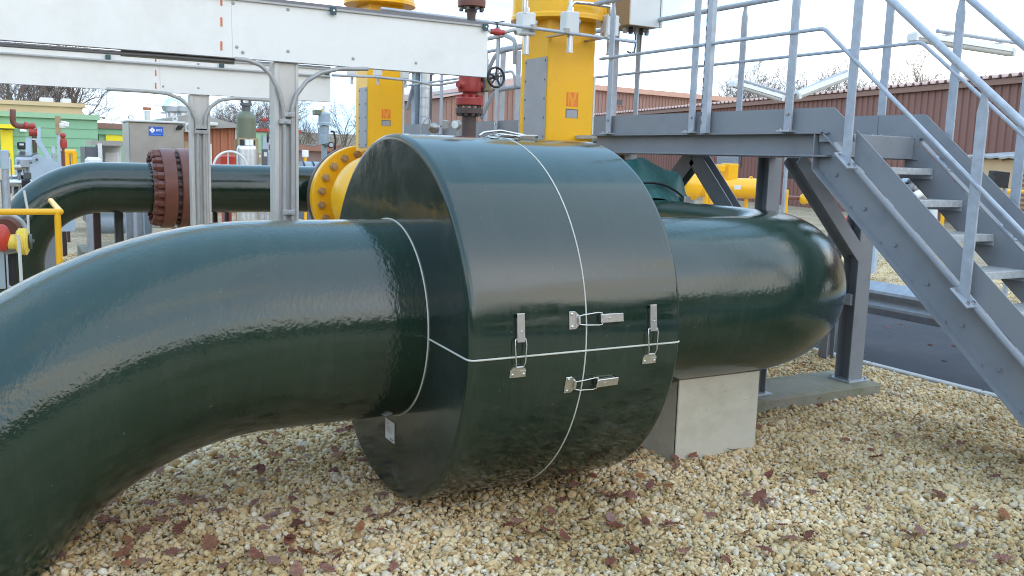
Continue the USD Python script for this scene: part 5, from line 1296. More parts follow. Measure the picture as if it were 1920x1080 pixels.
sr = thing('silver_riser', 'vertical silver clad pipe beside the pipe rack', 'pipe', on_y(797, 300, 10.8) * V(1, 1, 0))
q = on_y(797, 140, 10.8)
obj(sr, 'cladding', MB().cyl(V(q[0], 10.8, 0), V(q[0], 10.8, q[2] + .6), .062, 18), 'silver')
for p in (165, 182, 200, 218):
    obj(sr, 'cladding_band', MB().cyl(V(q[0], 10.8, on_y(797, p, 10.8)[2]), V(q[0], 10.8, on_y(797, p + 1.2, 10.8)[2]), .066, 18), 'gal')
se = thing('silver_instrument', 'round silver instrument housing just above the drum by the pipe rack', 'instrument', on_y(813, 260, 9.0) * V(1, 1, 0))
q = on_y(812, 240, 9.0)
obj(se, 'round_housing', MB().lathe([(0, -.09), (.03, -.085), (.05, -.05), (.056, 0), (.05, .03), (.03, .06), (.03, .12), (0, .12)], q, unit(V(-.75, -.6, .1)), 24), 'stainless_dull', smooth=30)
obj(se, 'stand', MB().cyl(V(q[0], 9.03, 0), q, .02, 8), 'gal')
obj(se, 'tubing', MB().tube(bend_path([q + V(-.03, 0, .05), q + V(-.06, 0, .12), q + V(-.14, 0, .02), q + V(-.14, 0, -.1)], .04, 5), .009, 6), 'gal', smooth=True)
sg2 = thing('small_gauge', 'small pale gauge in front of the kick plate left of the red valve stack', 'gauge', on_y(858, 260, 8.0) * V(1, 1, 0))
q = on_y(858, 234, 8.0)
obj(sg2, 'gauge_case', MB().cyl(q, q + V(-.045, -.035, 0), .045, 20), 'conduit', smooth=30)
obj(sg2, 'gauge_face', MB().cyl(q + V(-.0451, -.0351, 0), q + V(-.048, -.0373, 0), .037, 20), 'lamp_white')
obj(sg2, 'stem', MB().cyl(V(q[0], 8.0, 0), q, .012, 8), 'gal')
obj(sg2, 'side_fitting', MB().box(q + V(-.15, -.03, -.05), q + V(-.10, .03, .04), .01), 'conduit', smooth=False)
# grey pipework with a bent guard rail at the left of the large tower
gr2 = thing('bent_tube_rail', 'dark bent tube rail curving beside the black handwheel', 'railing', on_y(935, 300, 9.0) * V(1, 1, 0))
obj(gr2, 'rail', MB().tube(bend_path([on_y(916, 165, 9.0), on_y(917, 128, 9.0), on_y(932, 97, 9.0), on_y(980, 89, 9.0), on_y(1010, 87, 9.0)], .25, 7), .022, 10), 'steel', smooth=True)
obj(gr2, 'lower_rail', MB().tube(bend_path([on_y(902, 222, 9.0), on_y(912, 201, 9.0), on_y(927, 170, 9.0), on_y(965, 164, 9.0), on_y(1000, 162, 9.0)], .2, 6), .02, 10), 'steel', smooth=True)
for px in (944, 973):
    q = on_y(px, 95, 9.0)
    obj(gr2, 'upright', MB().box((q[0] - .03, 8.995, 0), (q[0] + .03, 9.01, q[2])), 'gal', smooth=False)

# green tarpaulin over a flange on the turned pipe
tp = thing('green_tarpaulin', 'wrinkled dark green tarpaulin lashed over the pipe joint beyond the drum', 'tarpaulin', (VX, 6.2, PZ - .5))
th_, yy = np.linspace(0, 2 * PI, 120, endpoint=False), np.linspace(0, 1, 40)
TH, YY = np.meshgrid(th_, yy)
prof = np.interp(YY, [0, .12, .3, .7, .88, 1], [.49, .60, .78, .78, .60, .49])
nz = meshkit.fbm(np.stack([np.cos(TH) * 2.2, np.sin(TH) * 2.2, YY * 3.5], -1), 4, 3) - .5
nz2 = np.abs(meshkit.noise(np.stack([np.cos(TH) * 5, np.sin(TH) * 5, YY * 2.2], -1), 9) - .5)
rad = prof + .13 * nz - .10 * nz2 + .03 * np.sin(TH * 13 + 6 * YY) * np.sin(YY * PI)
rad = np.maximum(rad, PR + .012)
P = np.stack([VX + rad * np.cos(TH), 5.75 + YY * .95, PZ + rad * np.sin(TH)], -1)
n, m = P.shape[:2]
ii, jj = np.meshgrid(np.arange(n - 1), np.arange(m), indexing='ij')
quad = np.stack([ii * m + jj, (ii + 1) * m + jj, (ii + 1) * m + (jj + 1) % m, ii * m + (jj + 1) % m], -1).reshape(-1, 4)
obj(tp, 'sheet', MB().add(P.reshape(-1, 3), quad), 'tarp', smooth=True)
for y_, r_ in ((5.83, .575), (6.62, .575)):
    obj(tp, 'lashing', MB().ring((VX, y_, PZ), ay, r_ + .012, .010, 50, 6), 'black', smooth=True)
obj(tp, 'buckle', MB().box((VX + .33, 5.79, PZ + .42), (VX + .40, 5.87, PZ + .48), .01), 'stainless', smooth=False)

# ================================================================== right background
# long brown sheet metal hall, running away at a slant
BD = unit(V(math.sin(math.radians(12.5)), math.cos(math.radians(12.5)), 0))
BN = V(-BD[1], BD[0], 0)                                  # towards the yard
B0 = on_z(1492, 387, 0)
EZ = 4.12
hall = thing('brown_metal_hall', 'long brown sheet metal hall with a pinkish corrugated roof on the right', 'building', B0)
T0, T1 = -24.0, 62.0
rp = [(-T0 * 0, 0)]
def bpt(t, n, z): return B0 + BD * t + BN * n + V(0, 0, z)
obj(hall, 'wall', MB().prism([(T0, -.1), (T1, -.1), (T1, EZ + .2), (T0, EZ + .2)], B0 - BN * .3, BD, az, -.26), 'brown_sheet', smooth=False)
ribs = 0
for t in np.arange(T0, 40, .30):
    obj(hall, 'wall_rib', MB().prism([(0, 0), (.13, 0), (.105, .035), (.025, .035)], bpt(t, -.04, 0), BD, BN, EZ - .02) if False else MB().add(*(lambda q: (q, np.array([[0, 1, 5, 4], [1, 2, 6, 5], [2, 3, 7, 6]])))(np.array([bpt(t + d, n_, z) for z in (0, EZ + .06) for d, n_ in ((0, -.04), (.025, -.004), (.105, -.004), (.13, -.04))]))), 'brown_sheet', smooth=False)
obj(hall, 'eave_fascia', MB().prism([(T0, EZ + .05), (T1, EZ + .05), (T1, EZ + .22), (T0, EZ + .22)], bpt(0, .16, 0) - V(0, 0, 0), BD, az, .12 * 1.0), 'brown_fascia', smooth=False)
rs_ = MB()
pts, fcs = [], []
ts = []
for t in np.arange(T0, T1, .36):
    ts += [(t, 0), (t + .20, 0), (t + .235, .075), (t + .325, .075)]
ts = np.array(ts)
rows = []
for (n_, z) in ((.24, EZ + .27), (-7.5, EZ + .95)):
    rows.append(np.array([bpt(t, n_, z + dz) for t, dz in ts]))
k = len(ts)
rv_ = np.vstack(rows)
rf_ = np.array([[i, i + 1, k + i + 1, k + i] for i in range(k - 1)])
under = rv_ - V(0, 0, .03)
obj(hall, 'roof_sheet', MB().add(rv_, rf_).add(under, rf_[:, ::-1]).add(np.vstack([rv_[:k], under[:k]]), np.array([[i, k + i, k + i + 1, i + 1] for i in range(k - 1)])), 'roof_pink', smooth=False)
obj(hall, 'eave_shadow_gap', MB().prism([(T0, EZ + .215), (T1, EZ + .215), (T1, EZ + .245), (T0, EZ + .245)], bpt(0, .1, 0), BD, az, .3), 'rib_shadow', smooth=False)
def on_wall(px, py, n=0.0):
    d = ray(px, py); o = B0 + BN * n
    return EYE + d * ((o - EYE) @ BN) / (d @ BN)
qa, qb = on_wall(1347, 287), on_wall(1388, 313)
ta_, tb_ = (qa - B0) @ BD, (qb - B0) @ BD
lv = obj(hall, 'louvre_frame', MB().prism([(min(ta_, tb_), qb[2]), (max(ta_, tb_), qb[2]), (max(ta_, tb_), qa[2]), (min(ta_, tb_), qa[2])], bpt(0, .0, 0), BD, az, -.02), 'steel', smooth=False)
for z in np.linspace(min(qa[2], qb[2]) + .1, max(qa[2], qb[2]) - .1, 6):
    obj(lv, 'louvre_slat', MB().beam(bpt(min(ta_, tb_) + .05, .06, z), bpt(max(ta_, tb_) - .05, .06, z), .05, .14), 'gal', smooth=False)

# lean-to shed at the right edge
qa = on_wall(1812, 292, 3.0)
ls2 = thing('lean_to_shed', 'tan lean-to shed with grey corrugated roof at the right edge before the brown hall', 'shed', qa * V(1, 1, 0))
t_l = (on_wall(1812, 292, 3.0) - B0) @ BD
zlo = on_wall(1850, 294, 3.2)[2]
zhi = zlo + .28
t_r = t_l - 9
rr_ = np.array([[*bpt(t, n_, z)] for n_, z in ((3.2, zlo), (0.0, zhi)) for t in np.arange(t_l, t_r, -.2)])
kk = len(np.arange(t_l, t_r, -.2))
rr_[::2, 2] += .03
rr_[kk::2, 2] += 0
fr_ = np.array([[i, i + 1, kk + i + 1, kk + i] for i in range(kk - 1)])
obj(ls2, 'roof_sheet', MB().add(rr_, fr_).add(rr_ - V(0, 0, .05), fr_[:, ::-1]).add(np.vstack([rr_[:kk], rr_[:kk] - V(0, 0, .05)]), np.array([[i, kk + i, kk + i + 1, i + 1] for i in range(kk - 1)])), 'grey_sheet', smooth=False)
obj(ls2, 'front_wall', MB().prism([(t_r, 0), (t_l - .1, 0), (t_l - .1, zlo - .06), (t_r, zlo - .06)], bpt(0, 2.9, 0), BD, az, -.1), 'beige_wall', smooth=False)
obj(ls2, 'side_wall', MB().prism([(0.0, 0), (2.9, 0), (2.9, zlo - .06), (0, zhi - .1)], bpt(t_l - .1, 0, 0), BN, az, .1), 'beige_wall', smooth=False)
dl = (on_wall(1908, 350, 3.05) - B0) @ BD
dd = obj(ls2, 'louvre_door', MB().prism([(dl - 1.6, 0), (dl, 0), (dl, zlo - .25), (dl - 1.6, zlo - .25)], bpt(0, 2.95, 0), BD, az, -.04), 'rib_shadow', smooth=False)
for z in np.arange(.25, zlo - .35, .12):
    obj(dd, 'door_slat', MB().beam(bpt(dl - 1.55, 3.02, z), bpt(dl - .05, 3.02, z), .05, .05), 'brown_sheet', smooth=False)
for i in range(5):
    obj(ls2, 'rafter_end', MB().beam(bpt(t_l - .4 - i * .9, 2.9, zlo - .02), bpt(t_l - .4 - i * .9, 3.15, zlo - .07), .07, .07), 'tan', smooth=False)
ld = thing('black_loudspeaker', 'black box loudspeaker on a bracket at the right edge before the tan shed', 'loudspeaker', on_y(1880, 335, 10) * V(1, 1, 0))
qa, qb = on_y(1870, 321, 10), on_y(1890, 352, 10)
obj(ld, 'housing', MB().bar_box((qa + qb) / 2 + V(0, .08, 0), ((qb - qa)[0], .16, (qa - qb)[2]), np.array([[.99, -.1, -.06], [.1, .99, 0], [.06, 0, .99]]), .008), 'black', smooth=False)
obj(ld, 'side_knob', MB().cyl(qa + V(0, .05, -.05), qa + V(-.03, .05, -.05), .014, 8), 'black')
q = on_y(1893, 336, 10)
obj(ld, 'bracket', MB().box((q[0] - .01, 10.05, q[2] - .1), (q[0] + .03, 10.1, q[2] + .1)).box((q[0] - .01, 10.05, 0), (q[0] + .04, 10.1, q[2])), 'gal', smooth=False)
yp = thing('yellow_gas_pipe', 'horizontal yellow gas pipe at the right edge before the louvred door', 'pipe', on_y(1900, 358, 11) * V(1, 1, 0))
qa = on_y(1884, 359, 11)
obj(yp, 'pipe', MB().tube(bend_path([V(qa[0], 11, .0), V(qa[0], 11, qa[2]), V(qa[0] + 3, 11, qa[2] + .02)], .08, 6), .036, 14), 'yellow', smooth=True)
obj(yp, 'end_elbow', MB().cyl(V(qa[0] - .02, 11, qa[2]), V(qa[0] + .16, 11, qa[2]), .05, 14), 'yellow')

# brick coloured halls behind
def far_hall(name, label, px0, px1, pt0, pt1, y, wall, roof, windows=()):
    a, b = on_y(px0, 200, y), on_y(px1, 200, y)
    za, zb3 = on_y(px0, pt0, y)[2], on_y(px1, pt1, y)[2]
    t = thing(name, label, 'building', ((a[0] + b[0]) / 2, y + 3, 0))
    obj(t, 'wall', MB().prism([(a[0], 0), (b[0], 0), (b[0], zb3), (a[0], za)], V(0, y, 0), ax, az, -9), wall, smooth=False)
    n_ = min(60, int((b[0] - a[0]) / .3))
    for i, x in enumerate(np.linspace(a[0] + .1, b[0] - .2, n_)):
        zt_i = za + (zb3 - za) * (x - a[0]) / (b[0] - a[0])
        obj(t, 'wall_rib', MB().box((x, y - .04, 0), (x + .11, y, zt_i - .1)), wall, smooth=False)
    obj(t, 'roof_edge', MB().prism([(a[0] - .3, za), (b[0] + .3, zb3), (b[0] + .3, zb3 + .35), (a[0] - .3, za + .35)], V(0, y - .4, 0), ax, az, -9.6), roof, smooth=False)
    for (wx0, wy0, wx1, wy1) in windows:
        p_, q_ = on_y(wx0, wy0, y - .05), on_y(wx1, wy1, y - .05)
        w_ = obj(t, 'window', MB().box((p_[0], y - .08, q_[2]), (q_[0], y - .03, p_[2])), 'brown_fascia', smooth=False)
        obj(w_, 'pane', MB().box((p_[0] + .08, y - .085, q_[2] + .08), (q_[0] - .08, y - .079, p_[2] - .08)), 'window', smooth=False)
far_hall('orange_roofed_hall', 'far hall with orange roof edge and a dark window behind the platform rails', 1100, 1372, 168, 192, 55, 'brick_pink', 'roof_orange', ((1152, 184, 1168, 199),))
far_hall('pinkish_brown_hall', 'far pinkish brown clad hall behind the red valve stack', 834, 985, 184, 152, 44, 'brick_pink', 'roof_pink')
far_hall('low_red_wall_building', 'low dull red far building right of the blue grey actuator', 615, 668, 284, 285, 50, 'brick_pink', 'terracotta')

# yellow valve unit beyond the braces
UY = 17.5
yu = thing('yellow_valve_unit', 'yellow quarter-turn valve unit with long horizontal cylinder beyond the braces', 'valve actuator', on_y(1350, 350, UY) * V(1, 1, 0))
def u(px, py, dy=0.0): return on_y(px, py, UY + dy)
k_ = np.linalg.norm(u(1360, 350) - u(1350, 350)) / 10
ua_, ub_ = u(1368, 354), u(1412, 352)
obj(yu, 'spring_cylinder', MB().lathe([(0, -2.2 * 15 * k_), (14.5 * k_, -2.2 * 15 * k_), (14.5 * k_, 1.6 * 15 * k_), (14 * k_, 1.65 * 15 * k_), (0, 1.65 * 15 * k_)], (ua_ + ub_) / 2 + V(0, .05, 0), unit(V(1, -.28, 0)), 32), 'yellow', smooth=30)
obj(yu, 'body_drum', MB().lathe([(0, -14 * k_), (19 * k_, -14 * k_), (21 * k_, -10 * k_), (21 * k_, 8 * k_), (16 * k_, 12 * k_), (16 * k_, 26 * k_), (0, 26 * k_)], u(1290, 348), unit(V(1, -.1, 0)), 32), 'yellow', smooth=30)
obj(yu, 'inlet_stub', MB().cyl(u(1257, 344), u(1276, 345), 5 * k_, 16), 'yellow')
obj(yu, 'inlet_flange', MB().cyl(u(1272, 345), u(1276, 345), 9 * k_, 20), 'yellow')
obj(yu, 'gear_box', MB().box(u(1365, 337), u(1386, 307) + V(0, .3, 0), .02), 'yellow', smooth=False)
obj(yu, 'small_box', MB().box(u(1349, 322), u(1361, 309) + V(0, .25, 0), .02), 'yellow', smooth=False)
obj(yu, 'lower_body', MB().lathe([(0, 0), (14 * k_, 0), (12 * k_, 20 * k_), (8 * k_, 34 * k_), (0, 34 * k_)], u(1335, 382), az, 20), 'yellow', smooth=30)
for px, py in ((1296, 322), (1408, 336)):
    obj(yu, 'lifting_eye', MB().ring(u(px, py), ay, 3.4 * k_, 1.1 * k_, 16, 6), 'yellow', smooth=True)
q = u(1383, 351, -.45)
obj(yu, 'white_label', MB().box(q - V(6 * k_, .004, 3 * k_), q + V(6 * k_, .004, 3 * k_)), 'label_white', smooth=False)
for px, m_ in ((1300, 'gal'), (1400, 'yellow'), (1340, 'yellow')):
    q = u(px, 365)
    obj(yu, 'support_leg', MB().beam(V(q[0], UY, 0), q, .07, .07), m_, smooth=False)
for i, (px, pt, y, lab) in enumerate([(1326, 348, 15.0, 'yellow bollard post before the yellow valve unit'), (1476, 357, 14.5, 'yellow bollard post by the knee brace on the right'), (1768, 400, 11.0, 'yellow bollard post seen through the lower stair treads')]):
    q = on_y(px, pt, y)
    t = thing('yellow_bollard', lab, 'bollard', q * V(1, 1, 0))
    obj(t, 'tube', MB().cyl(q * V(1, 1, 0), q, .035, 14), 'yellow')
    obj(t, 'cap', MB().sphere(q, .035, 2, (1, 1, .4)), 'yellow', smooth=True)
    obj(t, 'foot', MB().cyl(q * V(1, 1, 0), q * V(1, 1, 0) + V(0, 0, .015), .08, 14), 'yellow')
ov = thing('brown_pipe_valve', 'brown horizontal pipe with a small yellow valve beside the knee brace', 'pipe', on_y(1500, 380, 15.5) * V(1, 1, 0))
qa, qb = on_y(1466, 370, 15.5), on_y(1530, 373, 15.5)
obj(ov, 'pipe', MB().cyl(qa, qb, .05, 14), 'brown')
q = on_y(1508, 373, 15.4)
obj(ov, 'yellow_valve', MB().sphere(q, .12, 2, (1, 1, 1.1)), 'yellow', smooth=True)
obj(ov, 'hand_knob', MB().cyl(q, q + V(-.03, -.15, .03), .03, 10), 'lamp_white')
obj(ov, 'stand', MB().beam(V(qa[0] + .1, 15.5, 0), V(qa[0] + .1, 15.5, qa[2]), .08, .08), 'brown', smooth=False)
obj(ov, 'dark_box', MB().box(on_y(1478, 335, 15.4), on_y(1484, 322, 15.6), .01), 'black', smooth=False)
rc = thing('red_marker_ball', 'orange red round marker half hidden behind the right stair column', 'marker', on_y(1590, 415, 9) * V(1, 1, 0))
q = on_y(1591, 414, 9.0)
obj(rc, 'ball', MB().sphere(q, .07, 3, (.8, .8, 1.1)), 'red_bright', smooth=True)
obj(rc, 'stake', MB().cyl(q * V(1, 1, 0), q, .015, 8), 'steel')
gp2 = thing('grey_marker_post', 'short grey post in the gravel behind the crash barrier', 'post', on_z(1637, 515, 0))
q = on_z(1637, 515, 0)
obj(gp2, 'post', MB().box(q + V(-.035, -.03, 0), q + V(.035, .03, 1.15), .004), 'pale_blue', smooth=False)
obj(gp2, 'base_plate', MB().box(q + V(-.09, -.09, 0), q + V(.09, .09, .012)), 'gal', smooth=False)
kpst = thing('kerb_side_post', 'short steel post at the gravel edge seen between pipe and stair column', 'post', (6.12, 5.33, 0))
obj(kpst, 'post', MB().profile(i_section(.09, .09, .008, .007), (6.12, 5.33, .01), (6.12, 5.33, 1.1)), 'steel', smooth=False)
obj(kpst, 'base_plate', MB().box((6.04, 5.25, 0), (6.20, 5.41, .012)), 'gal', smooth=False)

# crash barrier along the road
cb2 = thing('crash_barrier', 'galvanised steel crash barrier along the far side of the road', 'barrier', (7.0, 5.5, 0))
wprof = [(0, .0), (-.02, .02), (-.075, .075), (-.08, .10), (-.02, .135), (-.005, .155), (-.02, .175), (-.08, .21), (-.075, .235), (-.02, .29), (0, .31)]
y0_, y1_ = -3.0, 7.3
for a_, b_ in ((y0_, 1.995), (2.0, 4.695), (4.7, y1_)):
    pv = np.array([[7.02 + p[0], y, .30 + p[1]] for y in (a_, b_) for p in wprof])
    k2 = len(wprof)
    ff = np.array([[i, i + 1, k2 + i + 1, k2 + i] for i in range(k2 - 1)])
    obj(cb2, 'barrier_beam', MB().add(pv, ff).add(pv + V(.004, 0, 0), ff[:, ::-1]), 'gal', smooth=25)
for y in (1.0, 3.4, 5.9):
    p_ = obj(cb2, 'barrier_post', MB().profile(c_section(.06, .1, .006, .006), (7.05, y, 0), (7.05, y, .60)), 'gal', smooth=False)
    obj(p_, 'spacer', MB().box((7.005, y - .04, .42), (7.05, y + .04, .50)), 'gal', smooth=False)

# fluorescent lamps on slanting tube arms
def lamp(label, p0, p1, b0, b1, y0, y1, w_):
    t = thing('tube_lamp', label, 'lamp', (on_y(*p0, y0) + on_y(*p1, y1)) / 2)
    A, B = on_y(*p0, y0), on_y(*p1, y1)
    d = unit(B - A)
    side = unit(np.cross(d, az)); up = np.cross(side, d)
    L = np.linalg.norm(B - A)
    obj(t, 'housing', MB().prism([(-w_ * .5, 0), (-w_ * .36, w_ * .5), (w_ * .36, w_ * .5), (w_ * .5, 0)], A, side, up, -L) if np.cross(side, up) @ d < 0 else MB().prism([(-w_ * .5, 0), (-w_ * .36, w_ * .5), (w_ * .36, w_ * .5), (w_ * .5, 0)], A, side, up, L), 'lamp_white', smooth=False)
    obj(t, 'diffuser', MB().tube([A + d * .03 - up * .004, B - d * .03 - up * .004], w_ * .40, 12), 'light_grey', smooth=35)
    for e in (A, B):
        obj(t, 'end_cap', MB().bar_box(e - up * .01 + up * w_ * .1, (w_ * 1.08, w_ * .75, .05), np.array([side, up, d]), .006), 'lamp_white', smooth=False)
    C_, D_ = on_y(*b0, y0), on_y(*b1, y1)
    obj(t, 'arm_tube', MB().tube([C_, D_], w_ * .19, 10), 'gal', smooth=True)
    for f_ in (.2, .75):
        obj(t, 'hanger', MB().beam(A + (B - A) * f_ + up * w_ * .3, C_ + (D_ - C_) * f_, .03, .02), 'gal', smooth=False)
    return t
lamp('white tube lamp on a falling arm over the hall roof, left one of the pair', (1374, 158), (1464, 185), (1395, 152), (1482, 178), 9.0, 9.0, .10)
lamp('white tube lamp on a rising arm over the hall roof, right one of the pair', (1494, 180), (1596, 140), (1484, 178), (1588, 133), 9.0, 9.0, .12)
lamp('white tube lamp near the upper right corner behind the handrail', (1712, 70), (1894, 98), (1757, 58), (1930, 84), 6.5, 6.5, .11)
mst = thing('lamp_mast', 'slim mast holding the pair of tube lamps, behind a rail post', 'mast', on_y(1484, 300, 9.02) * V(1, 1, 0))
q = on_y(1484, 176, 9.05)
obj(mst, 'mast', MB().cyl(V(q[0], 9.05, 0), q, .028, 10), 'gal')
obj(mst, 'clamp', MB().box(q - .04, q + V(.04, .0, .04), .006), 'gal', smooth=False)
mst2 = thing('lamp_mast', 'mast outside the right edge carrying the upper right tube lamp arm', 'mast', on_y(1950, 300, 6.5) * V(1, 1, 0))
q = on_y(1935, 85, 6.5)
obj(mst2, 'mast', MB().cyl(V(q[0], 6.5, 0), q, .03, 10), 'gal')
ww = thing('white_pipe_bend', 'white pipe bend lying beyond the stair treads', 'pipe', on_z(1745, 395, 0))
q = on_y(1738, 362, 14.0)
obj(ww, 'pipe_bend', MB().tube(bend_path([q + V(-.5, 0, -.1), q + V(-.1, 0, .05), q + V(.15, -.1, -.25), q + V(.2, -.1, -.7)], .25, 7), .09, 14), 'white', smooth=True)
obj(ww, 'end_ring', MB().cyl(q + V(-.52, 0, -.105), q + V(-.48, 0, -.09), .115, 14), 'gal')
bsh = thing('grey_junk_heap', 'heap of grey pipe fittings beyond the upper stair treads', 'pipe fittings', on_y(1700, 345, 14.5) * V(1, 1, 0))
for k in range(14):
    c = on_y(1690 + 34 * g2.random(), 335 + 22 * g2.random(), 14.5 + .4 * g2.random())
    r_ = .04 + .05 * g2.random()
    obj(bsh, 'fitting', MB().cyl(c, c + unit(g2.normal(size=3)) * .2, r_, 9), ['silver', 'gal', 'steel', 'black'][k % 4])
obj(bsh, 'rack', MB().box(on_y(1686, 362, 14.5) * V(1, 1, 0) , on_y(1728, 360, 14.9)), 'steel', smooth=False)

# ================================================================== hills, bare trees, woods
gx_, gy_ = np.meshgrid(np.linspace(-30, 90, 61), np.linspace(62, 90, 12))
gz_ = 3.2 * np.clip((gy_ - 62) / 14, 0, 1) ** .8 * (0.75 + .5 * meshkit.fbm(np.stack([gx_ * .08, gy_ * .08, gx_ * 0], -1), 4, 2))
gz_ *= np.clip((gx_ - 6) / 14, 0, 1)
hv = np.stack([gx_, gy_, gz_ - .05], -1).reshape(-1, 3)
nn, mm_ = gx_.shape
hf_ = np.array([[i * mm_ + j, i * mm_ + j + 1, (i + 1) * mm_ + j + 1, (i + 1) * mm_ + j] for i in range(nn - 1) for j in range(mm_ - 1)])
setting('hill', (hv, hf_), 'earth', smooth=True)

def bare_tree_mesh(seed, h, spread, levels=4):
    g = np.random.default_rng(seed)
    trunk, twigs = MB(), MB()
    def grow(p, d, L, r, lev):
        n = 4 if lev < 2 else 3
        pts, q = [p], p.copy()
        for i in range(n):
            d = unit(d + g.normal(size=3) * (.10 if lev == 0 else .20) + V(0, 0, .10))
            q = q + d * L / n
            pts.append(q.copy())
        rr_ = np.linspace(r, r * .55, n + 1)
        (trunk if lev == 0 else twigs).tube(pts, rr_, 6 if lev == 0 else 4 if lev == 1 else 3, cap=False)
        if lev >= levels: return
        k = {0: 8, 1: 5, 2: 4, 3: 3}.get(lev, 3)
        for i in range(k):
            f = (.35 + .65 * (i + g.random()) / k) if lev == 0 else (.25 + .75 * (i + .5 * g.random()) / k)
            j = min(int(f * n), n - 1)
            b = pts[j] + (pts[j + 1] - pts[j]) * (f * n - j)
            a = g.random() * 2 * PI
            e1, e2, _ = frame(d)
            s = spread * (.75 + .5 * g.random())
            nd = unit(d + s * (math.cos(a) * e1 + math.sin(a) * e2))
            grow(b, nd, L * (.62 - .12 * f if lev == 0 else .6) * (.8 + .4 * g.random()), max(r * (1 - .5 * f) * .56, .020), lev + 1)
    grow(V(0, 0, 0), V(0, 0, 1), h * .8, h * .023, 0)
    return trunk, twigs
TREES = []
def place_tree(px, pbase_y, ptop, kind, label, group=None):
    q = on_y(px, 250, pbase_y)
    zt = on_y(px, ptop, pbase_y)[2]
    src = TREES[kind]
    if src[2] is None:
        t = thing('bare_tree', label, 'tree', (q[0], pbase_y, 0), group)
        s = zt / src[3]
        for nm, mb in (('trunk', src[0]), ('crown', src[1])):
            v, f = mb.arrays()
            obj(t, nm, (v * s + V(q[0], pbase_y, 0), f), 'bark' if nm == 'trunk' else 'twig', smooth=False)
        src[2] = t; src[4] = s
    else:
        dup(src[2], (q[0], pbase_y, 0), (0, 0, float(rng.random() * 360)), zt / src[3] / src[4], label, group)
for k in range(5):
    tr, tw = bare_tree_mesh(100 + k, 10, [.75, .95, .6, 1.1, .8][k])
    TREES.append([tr, tw, None, max(tr.arrays()[0][:, 2].max(), tw.arrays()[0][:, 2].max()), 1.0])
place_tree(640, 40, 168, 1, 'large bare tree standing alone between the far white tray and the smaller yellow tower')
place_tree(668, 52, 212, 3, 'bare tree with wide low crown just left of the smaller yellow tower')
place_tree(214, 62, 166, 2, 'slim bare tree standing alone left of the stainless cabinet')
place_tree(172, 66, 150, 4, 'bare tree left of the lone slim one, above the green building end')
place_tree(186, 68, 158, 0, 'thin leaning bare tree beside the green building end')
place_tree(565, 60, 196, 2, 'bare tree right beside the near tray post')
GL, GM, GR = 'bare trees in the wood above the far left building', 'bare trees behind the tank and tray posts', 'bare tree crowns showing over the brown hall roof'
for i in range(9):
    place_tree(-30 + i * 21 + rng.normal() * 5, 74 + 22 * rng.random(), 40 + 50 * rng.random(), int(rng.integers(5)), 'bare leafless tree in the wood above the far left building', GL)
for i in range(11):
    place_tree(398 + i * 15 + rng.normal() * 4, 55 + 30 * rng.random(), 140 + 50 * rng.random(), int(rng.integers(5)), 'bare leafless tree behind the green tank and the tray posts', GM)
for i, px in enumerate([1378, 1396, 1432, 1450, 1530, 1558, 1588, 1635, 1680, 1700, 1765, 1850, 1885]):
    place_tree(px + rng.normal() * 3, 60 + 14 * rng.random(), [104, 112, 96, 88, 100, 84, 92, 102, 98, 70, 108, 112, 104][i], int(rng.integers(5)), 'bare leafless tree whose crown shows over the brown hall roof', GR)

# far wood round the horizon: too far to tell the trees apart
def wood(name, label, ang0, ang1, dist, hgt, n, seed, m, leafy):
    g = np.random.default_rng(seed)
    mb = MB()
    a = g.uniform(ang0, ang1, n)
    r = dist * (1 + .25 * g.random(n))
    c = np.stack([np.sin(a) * r, np.cos(a) * r, np.zeros(n)], 1)
    top = hgt * (.55 + .45 * meshkit.fbm(np.stack([a * 14, a * 0, a * 0], -1), 4, seed) * 1.3)
    c[:, 2] = top * g.random(n) ** (.8 if leafy else 1.0)
    s = (.5 + .9 * g.random(n)) * (dist / 60 if leafy else 1)
    d1 = g.normal(size=(n, 3)); d1 /= np.linalg.norm(d1, axis=1, keepdims=True)
    if not leafy:
        d1 = unit(V(0, 0, 1)) + .35 * d1
    d2 = np.cross(d1, g.normal(size=(n, 3))); d2 /= np.linalg.norm(d2, axis=1, keepdims=True)
    w_ = (s * (.55 if leafy else .05))[:, None]
    v = np.stack([c - d1 * s[:, None], c + d2 * w_, c + d1 * s[:, None], c - d2 * w_], 1).reshape(-1, 3)
    v[:, 2] = np.maximum(v[:, 2], .0)
    setting(name, (v, np.arange(4 * n).reshape(-1, 4)), m, kind='stuff', label=label, cat='wood')
wood('far_wood', 'far grey brown leafless wood along the horizon', math.radians(-40), math.radians(75), 125, 2.4, 9000, 3, 'twig', False)
wood('dark_wood', 'dark evergreen wood across the yard behind the viewer', math.radians(92), math.radians(346), 24, 6.4, 17000, 4, 'evergreen', True)

